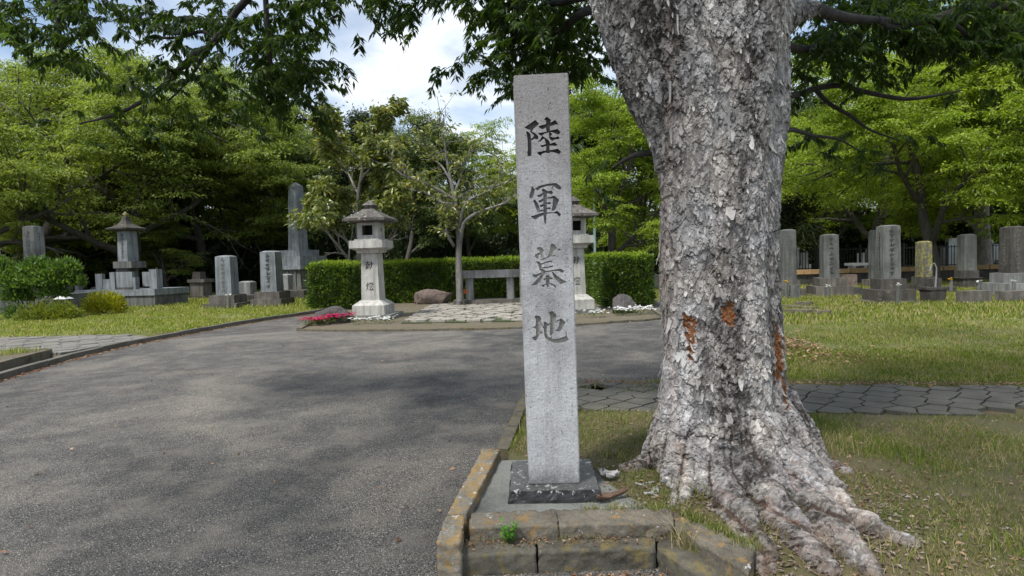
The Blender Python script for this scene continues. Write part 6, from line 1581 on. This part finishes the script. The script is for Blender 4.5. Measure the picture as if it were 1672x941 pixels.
for (a, b, c, d) in segs_: mb.box(((a + b) / 2 + 1.5, (c + d) / 2 - 25.9, .05), b - a - .12, d - c - .12, ZT - .1)
mb.build('dark_core', M['soil_dark'], he)  # added solid dark core filling the hedge behind its leaves
rng = np.random.default_rng(66)
A_, B_ = [], []
for (a, b, c, d) in segs_:
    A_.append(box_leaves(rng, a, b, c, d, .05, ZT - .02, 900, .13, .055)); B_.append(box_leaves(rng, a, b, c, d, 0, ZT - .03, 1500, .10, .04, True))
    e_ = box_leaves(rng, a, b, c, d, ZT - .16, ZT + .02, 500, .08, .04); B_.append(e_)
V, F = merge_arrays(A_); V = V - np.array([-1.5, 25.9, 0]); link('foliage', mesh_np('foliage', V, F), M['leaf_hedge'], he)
V, F = merge_arrays(B_); V = V - np.array([-1.5, 25.9, 0]); link('lit_top_leaves', mesh_np('lit_top_leaves', V, F), M['leaf_hedge_lit'], he)  # light on the hedge top is put into a brighter leaf colour

# ================================================================== SHRUBS, FLOWERS, WEEDS
def shrub(name, px, yb, Y, parts, leafm, ln, wd, label, cat='shrub', z0=.09, stems=True, seed=1):
    rng = np.random.default_rng(seed); s = Y / 1000; q = P(px, yb, Y); t = empty(name, (q.x, q.y, z0), 0, label, cat); A = []
    for (dx, dz, rx, rz, n) in parts:
        A.append(ball_leaves(rng, n, (dx * s, rng.uniform(-.1, .1), dz * s), (rx * s, rx * s * .8, rz * s), ln, wd, .55, .35))
        # sprigs standing out
        k = n // 5; u = rnd_unit(rng, k); u[:, 2] = np.abs(u[:, 2]); C = np.array([dx * s, 0, dz * s]) + u * np.array([rx, rx * .8, rz]) * s * rng.uniform(1.0, 1.22, k)[:, None]
        A.append(leaves(C, u + np.array([0, 0, .6]) + rng.normal(0, .4, (k, 3)), rng.normal(0, 1, (k, 3)), ln, wd))
    V, F = merge_arrays(A); link('foliage', mesh_np('foliage', V, F), M[leafm], t)
    if stems:
        T_ = [tube_arrays([(0.04 * math.cos(i), .04 * math.sin(i), -.02), ((dx * .5) * s, .1 * math.sin(i * 2), dz * s * .5), (dx * s, 0, dz * s)], [.03, .022, .012], 5, False) for i, (dx, dz, rx, rz, n) in enumerate(parts)]
        V, F = merge_arrays(T_); link('stems', mesh_np('stems', V, F, True), M['trunk_dark'], t)
    return t
shrub('leafy_bush', 48, 512, 22.0, [(-58, 74, 22, 26, 600), (-30, 60, 26, 26, 900), (0, 50, 28, 28, 900), (38, 56, 30, 30, 1300), (66, 76, 17, 16, 350), (68, 52, 20, 20, 500), (-18, 30, 20, 22, 600), (18, 78, 20, 18, 450), (40, 36, 20, 14, 350), (-44, 88, 12, 12, 200)], 'leaf_bush', .19, .07, 'large leafy green bush in front of the tall plain tombstone', seed=2)
shrub('low_shrub', 80, 515, 21.0, [(-20, 2, 26, 24, 900), (10, 2, 30, 26, 1100), (28, 2, 20, 20, 500)], 'leaf_olive', .12, .04, 'low olive-green shrub on the grass beneath the large bush', seed=3)
shrub('low_shrub', 22, 515, 21.6, [(0, 2, 16, 22, 400)], 'leaf_bush', .12, .045, 'small green shrub at the bush foot near the left photo edge', seed=5)
shrub('yellow_shrub', 169, 503, 23.0, [(0, 4, 28, 28, 1300), (-14, 10, 18, 20, 400), (16, 14, 16, 18, 400)], 'leaf_yellow', .13, .05, 'bright yellow-green shrub in front of the roofed tombstone platform', seed=4)
bpy.data.objects['low_shrub']
def flower_patch(name, pts, leafm, petal, h, label, n, seed, ps=.05):
    """many small blooms over low leaves"""
    rng = np.random.default_rng(seed); A, B = [], []
    c = np.mean([[p.x, p.y] for p in pts], axis=0)
    for i in range(len(pts) - 1):
        a, b = pts[i], pts[i + 1]; k = n // (len(pts) - 1)
        t = rng.uniform(0, 1, k)[:, None]; base = np.array([a.x, a.y])[None] * (1 - t) + np.array([b.x, b.y])[None] * t + rng.normal(0, 1, (k, 2)) * np.array([.10, .16])
        clump = vnoise(base[:, 0], base[:, 1], 5.0, seed) 
        hh = h * (.6 + .4 * rng.uniform(0, 1, k)) * (1 + .35 * clump)
        C = np.stack([base[:, 0] - c[0], base[:, 1] - c[1], hh], 1); 
        C2 = np.repeat(C, 5, axis=0); a5 = np.tile(np.arange(5) * 1.2566, k); D = np.stack([np.cos(a5), np.sin(a5), .35 + 0 * a5], 1)
        B.append(leaves(C2, D, np.tile([0, 0, 1.], (len(D), 1)) + rng.normal(0, .3, D.shape), ps, ps * .75))
        m_ = k * 2; idx = rng.integers(0, k, m_); Cg = C[idx] * np.array([1, 1, 0]) + np.stack([rng.normal(0, .04, m_), rng.normal(0, .04, m_), rng.uniform(0, .75, m_) * h], 1)
        A.append(leaves(Cg, rng.normal(0, .7, (m_, 3)) + np.array([0, 0, .8]), rng.normal(0, 1, (m_, 3)), .07, .022))
    t_ = empty(name, (c[0], c[1], .06), 0, label, 'flowers')
    V, F = merge_arrays(A); x = link('foliage', mesh_np('foliage', V, F), M[leafm], t_)
    V, F = merge_arrays(B); x = link('blooms', mesh_np('blooms', V, F), M[petal], t_); x['kind'] = 'stuff'
flower_patch('pink_flowers', [P(497, 527, 17.0), P(525, 524, 17.0), P(550, 524, 17.3), P(572, 516, 17.8)], 'leaf_hedge', 'petal_pink', .24, 'bright pink flowers massed at the left corner of the lantern bed', 300, 5, .05)
flower_patch('white_flowers', [P(574, 527, 17.0), P(600, 528, 16.95), P(625, 527, 16.95), P(640, 525, 17.0)], 'leaf_hedge', 'petal_white', .17, 'small white flowers in front of the left stone lantern', 70, 6, .045)
flower_patch('white_flowers', [P(945, 520, 17.0), P(975, 519, 17.0), P(985, 518, 17.2)], 'leaf_hedge', 'petal_white', .17, 'small white flowers in front of the right stone lantern', 40, 7, .045)
flower_patch('white_flowers', [P(1005, 517, 17.4), P(1030, 516, 17.5), P(1062, 514, 17.7)], 'leaf_hedge', 'petal_white', .20, 'white flowers in front of the dark boulder at the bed end', 110, 8, .05)
# weed in the kerb joint
rng = np.random.default_rng(91); q = G(832, 886, .125)
wd_ = empty('weed', (q.x, q.y, .12), 0, 'small fresh green leafy weed growing from the step joint before the pillar', 'weed')
Ls, Ss = [], []
for i in range(15):
    az = i * 2.4; tl_ = rng.uniform(.1, .95) ; d = np.array([math.cos(az) * tl_, math.sin(az) * tl_ * .7 - .15, 1]); d /= np.linalg.norm(d); ln_ = rng.uniform(.05, .13) * (1.25 - .5 * tl_)
    pts = [np.zeros(3), d * ln_ * .5, d * ln_ + np.array([0, 0, -.008])]; Ss.append(tube_arrays(pts, [.0022, .0018, .0012], 4, False))
    for k in range(6):
        f = .35 + .13 * k; a2 = az + k * 2.2; D = np.array([math.cos(a2), math.sin(a2), .35]) + d * .4
        Ls.append(leaves(np.array([d * ln_ * f]), np.array([D]), np.array([[0, 0, 1.]]) + rng.normal(0, .2, (1, 3)), rng.uniform(.022, .042), rng.uniform(.012, .020), .1, .1))
V, F = merge_arrays(Ls); link('foliage', mesh_np('foliage', V, F), M['leaf_weed'], wd_); V, F = merge_arrays(Ss); link('stems', mesh_np('stems', V, F), M['stem'], wd_)
# tall straw tuft by the joint
rng = np.random.default_rng(14); q = G(1116, 893, .12); n = 46
X = q.x + rng.normal(0, .03, n); Y_ = q.y + rng.normal(0, .025, n); V, F = blades(X - q.x, Y_ - q.y, np.zeros(n), .06, .24, .004, rng, 1.1)
M['straw'] = grass_mat('straw', [(.16, .18, .06), (.28, .25, .12), (.40, .34, .2)], (.42, .36, .22), .5)
tag(link('grass_tuft', mesh_np('grass_tuft', V, F), M['straw'], None, (q.x, q.y, .115)), 'dry straw-coloured grass tuft growing from the slanting step joint', 'grass tuft')

# ---- fallen bark pieces by the block
M['flake_pale'] = stone_mat('flake_pale', (.50, .49, .48), .7, 60, .3, bstr=.6); M['flake_brown'] = stone_mat('flake_brown', (.16, .10, .07), .6, 60, .3, bstr=.6)
def flake(px, py, z, L_, W_, rz, mat, label, curl=.35, seed=0):
    rng = np.random.default_rng(seed); q = G(px, py, z); nx, ny = 12, 6; V = []
    for i in range(nx):
        u = i / (nx - 1); w_ = W_ * (math.sin(math.pi * min(max(u, .04), .96)) ** .45) * (1 + .35 * math.sin(u * 9 + seed) + .15 * math.sin(u * 23 + seed))
        for j in range(ny):
            v = j / (ny - 1) - .5; V.append((u * L_ - L_ / 2, v * w_ + .01 * math.sin(u * 6 + seed), curl * W_ * (v * 2) ** 2 * .8 + curl * L_ * .25 * (2 * u - 1) ** 2 + .004))
    V = np.array(V); Fq = [(i * ny + j, (i + 1) * ny + j, (i + 1) * ny + j + 1, i * ny + j + 1) for i in range(nx - 1) for j in range(ny - 1)]
    n = len(V); V2 = V.copy(); V2[:, 2] -= .004; F2 = [tuple(k + n for k in reversed(f)) for f in Fq]
    ring = [j for j in range(ny)] + [i * ny + ny - 1 for i in range(1, nx)] + [(nx - 1) * ny + j for j in range(ny - 2, -1, -1)] + [i * ny for i in range(nx - 2, 0, -1)]
    Fs = [(ring[k], ring[(k + 1) % len(ring)], ring[(k + 1) % len(ring)] + n, ring[k] + n) for k in range(len(ring))]
    return tag(link('bark_flake', mesh_np('bark_flake', np.concatenate([V, V2]), np.array(Fq + F2 + Fs)), M[mat], None, (q.x, q.y, z), rz), label, 'bark piece', 'fallen bark pieces by the pillar')
flake(1012, 838, .175, .17, .055, R(62), 'flake_pale', 'ragged white bark piece lying across the upper edging stone', seed=1)
flake(1066, 806, .15, .16, .045, R(48), 'flake_pale', 'white forked bark piece on the grass left of the roots', seed=2)
flake(1054, 793, .15, .14, .035, R(5), 'flake_pale', 'small flat pale bark strip on the grass, above the forked white piece', seed=3)
flake(1000, 781, .16, .10, .07, R(20), 'flake_pale', 'stubby pale bark chunk right behind the black block', .6, seed=4)
flake(985, 776, .18, .07, .06, R(70), 'flake_pale', 'small pale bark chunk touching the black block', .6, seed=9)
flake(998, 815, .15, .24, .06, R(28), 'flake_brown', 'long brown curled bark strip touching the front right of the black block', .5, seed=5)
flake(1100, 792, .16, .20, .07, R(22), 'flake_pale', 'curled grey bark shell leaning on the trunk foot', .7, seed=6)
# ---- litter: brown leaves, twigs, crumbs
rng = np.random.default_rng(71)
def litter(n, f, hfun, ln, wd, mat, name, label):
    X, Y = f(n); k = len(X); C = np.stack([X, Y, hfun(X, Y) + rng.uniform(.003, .016, k)], 1); a = rng.uniform(0, 6.283, k)
    D = np.stack([np.cos(a), np.sin(a), rng.normal(0, .25, k)], 1); Nn = np.array([0, 0, 1.]) + rng.normal(0, .35, (k, 3))
    V, F = leaves(C, D, Nn, ln * rng.uniform(.5, 1.3, k), wd * rng.uniform(.5, 1.3, k), .3)
    return tag(link(name, mesh_np(name, V, F), M[mat]), label, 'litter', kind='stuff')
M['dead'] = leaf_mat('dead_leaf', [(.09, .035, .015), (.20, .10, .05), (.36, .24, .14), (.5, .42, .32)], .15, (1, 1, 1), clump=5)
def near_f(n):
    X = rng.uniform(-.2, 5.5, n); Y = rng.uniform(1.6, 6.3, n); d = np.hypot(X - TREE_C.x, Y - TREE_C.y)
    k = in_poly(X, Y, NEAR) & (rng.uniform(0, 1, n) < .15 + .85 * np.exp(-((d - .8) / .9) ** 2)); return X[k], Y[k]
litter(5200, near_f, lambda X, Y: hlawn(X, Y), .035, .016, 'dead', 'leaf_litter', 'dead brown leaves and bark crumbs scattered round the tree roots')
def step_f(n):
    X = rng.uniform(-.42, 1.1, n); Y = 3.36 + rng.normal(0, .035, n); return X, Y
litter(240, step_f, lambda X, Y: np.full(len(X), .122), .022, .012, 'dead', 'leaf_litter', 'brown crumbs and leaves caught on the lower step joint')
def gut_f(n):
    X = rng.uniform(-.75, .9, n); Y = 3.2 - np.abs(rng.normal(0, .10, n)); return X, Y
litter(420, gut_f, lambda X, Y: 0 * X, .032, .016, 'dead', 'leaf_litter', 'dry leaves gathered on the asphalt against the front step')
kwl = offset(kw, -.05)
def kerb_f(n):
    i = rng.integers(0, len(kwl) - 1, n); t = rng.uniform(0, 1, n); a = np.array([[p.x, p.y] for p in kwl]); q = a[i] * (1 - t)[:, None] + a[i + 1] * t[:, None]; off_ = np.abs(rng.normal(0, .12, n)); return q[:, 0] + off_ * .5, q[:, 1] - off_ * .8
litter(1600, kerb_f, lambda X, Y: 0 * X, .05, .025, 'dead', 'leaf_litter', 'brown leaves gathered in the gutter along the left kerb')
def road_f(n):
    X = rng.uniform(-9, 8, n); Y = rng.uniform(2, 16, n); k = (np.abs(X) < Y) & ~((X > -.3) & (Y < 8.3)); return X[k], Y[k]
litter(520, road_f, lambda X, Y: 0 * X, .05, .026, 'dead', 'leaf_litter', 'few dry leaves scattered over the asphalt drive')
def path_f(n):
    X = rng.uniform(.9, 7.5, n); Y = pf0.y + (pf1.y - pf0.y) * (X - pf0.x) / (pf1.x - pf0.x) + .05 + rng.normal(0, .06, n); return X, Y
litter(1500, path_f, lambda X, Y: np.full(len(X), .085), .04, .018, 'dead', 'leaf_litter', 'brown leaves along the far edge of the paved path')

# moss and grass creeping over the back of the edging and out of its joints
rng = np.random.default_rng(33); XX, YY, ZZ = [], [], []
def joint(a, b, z, n, sd_):
    t = rng.uniform(0, 1, n); k = np.sin(t * 17 + a[0] * 5) + rng.normal(0, .5, n) > 0.0; t = t[k]
    XX.append(a[0] + (b[0] - a[0]) * t + rng.normal(0, sd_, len(t))); YY.append(a[1] + (b[1] - a[1]) * t + rng.normal(0, sd_, len(t))); ZZ.append(np.full(len(t), z))
joint((0.42, 3.62), (0.98, 3.57), .175, 1500, .03); joint((0.98, 3.57), (ang_in.x, ang_in.y), .165, 1500, .035)
joint((-.3, 3.40), (.9, 3.385), .118, 500, .012); joint((.9, 3.38), (1.02, 3.1), .11, 400, .02)
joint((nk[0].x - .05, nk[0].y), (nk[-1].x - .05, nk[-1].y), .0, 500, .03); joint((nk[0].x + .06, nk[0].y), (nk[-1].x + .06, nk[-1].y), .08, 1200, .05)
joint((.62, 4.7), (.8, 3.7), .12, 1200, .05)
V, F = blades(np.concatenate(XX), np.concatenate(YY), np.concatenate(ZZ), .015, .06, .0042, rng, 1.3)
tag(link('joint_grass', mesh_np('joint_grass', V, F), M['grass_near']), 'fine grass and moss creeping over the edging stones and joints', 'grass', kind='stuff')
# flakes of bark shed between the roots
def shed_f(n):
    X = rng.normal(1.55, .55, n); Y = rng.normal(3.5, .42, n); k = in_poly(X, Y, NEAR) & (Y > 2.4); return X[k], Y[k]
M['shed'] = leaf_mat('shed_bark', [(.10, .06, .04), (.22, .17, .14), (.42, .39, .36)], .02, (1, 1, 1), clump=8)
litter(2600, shed_f, lambda X, Y: hlawn(X, Y), .036, .016, 'shed', 'shed_bark', 'grey and brown flakes of shed bark lying between the roots')

def earth_f(n):
    X = rng.normal(4.7, .35, n); Y = rng.normal(11.2, 1.6, n); k = in_poly(X, Y, LAWN_R) & (Y > 8.6); return X[k], Y[k]
litter(1600, earth_f, lambda X, Y: np.full(len(X), .10), .07, .035, 'dead', 'leaf_litter', 'brown leaves over the thin grass at the lawn corner right of the trunk')
print('objects', len(bpy.data.objects))
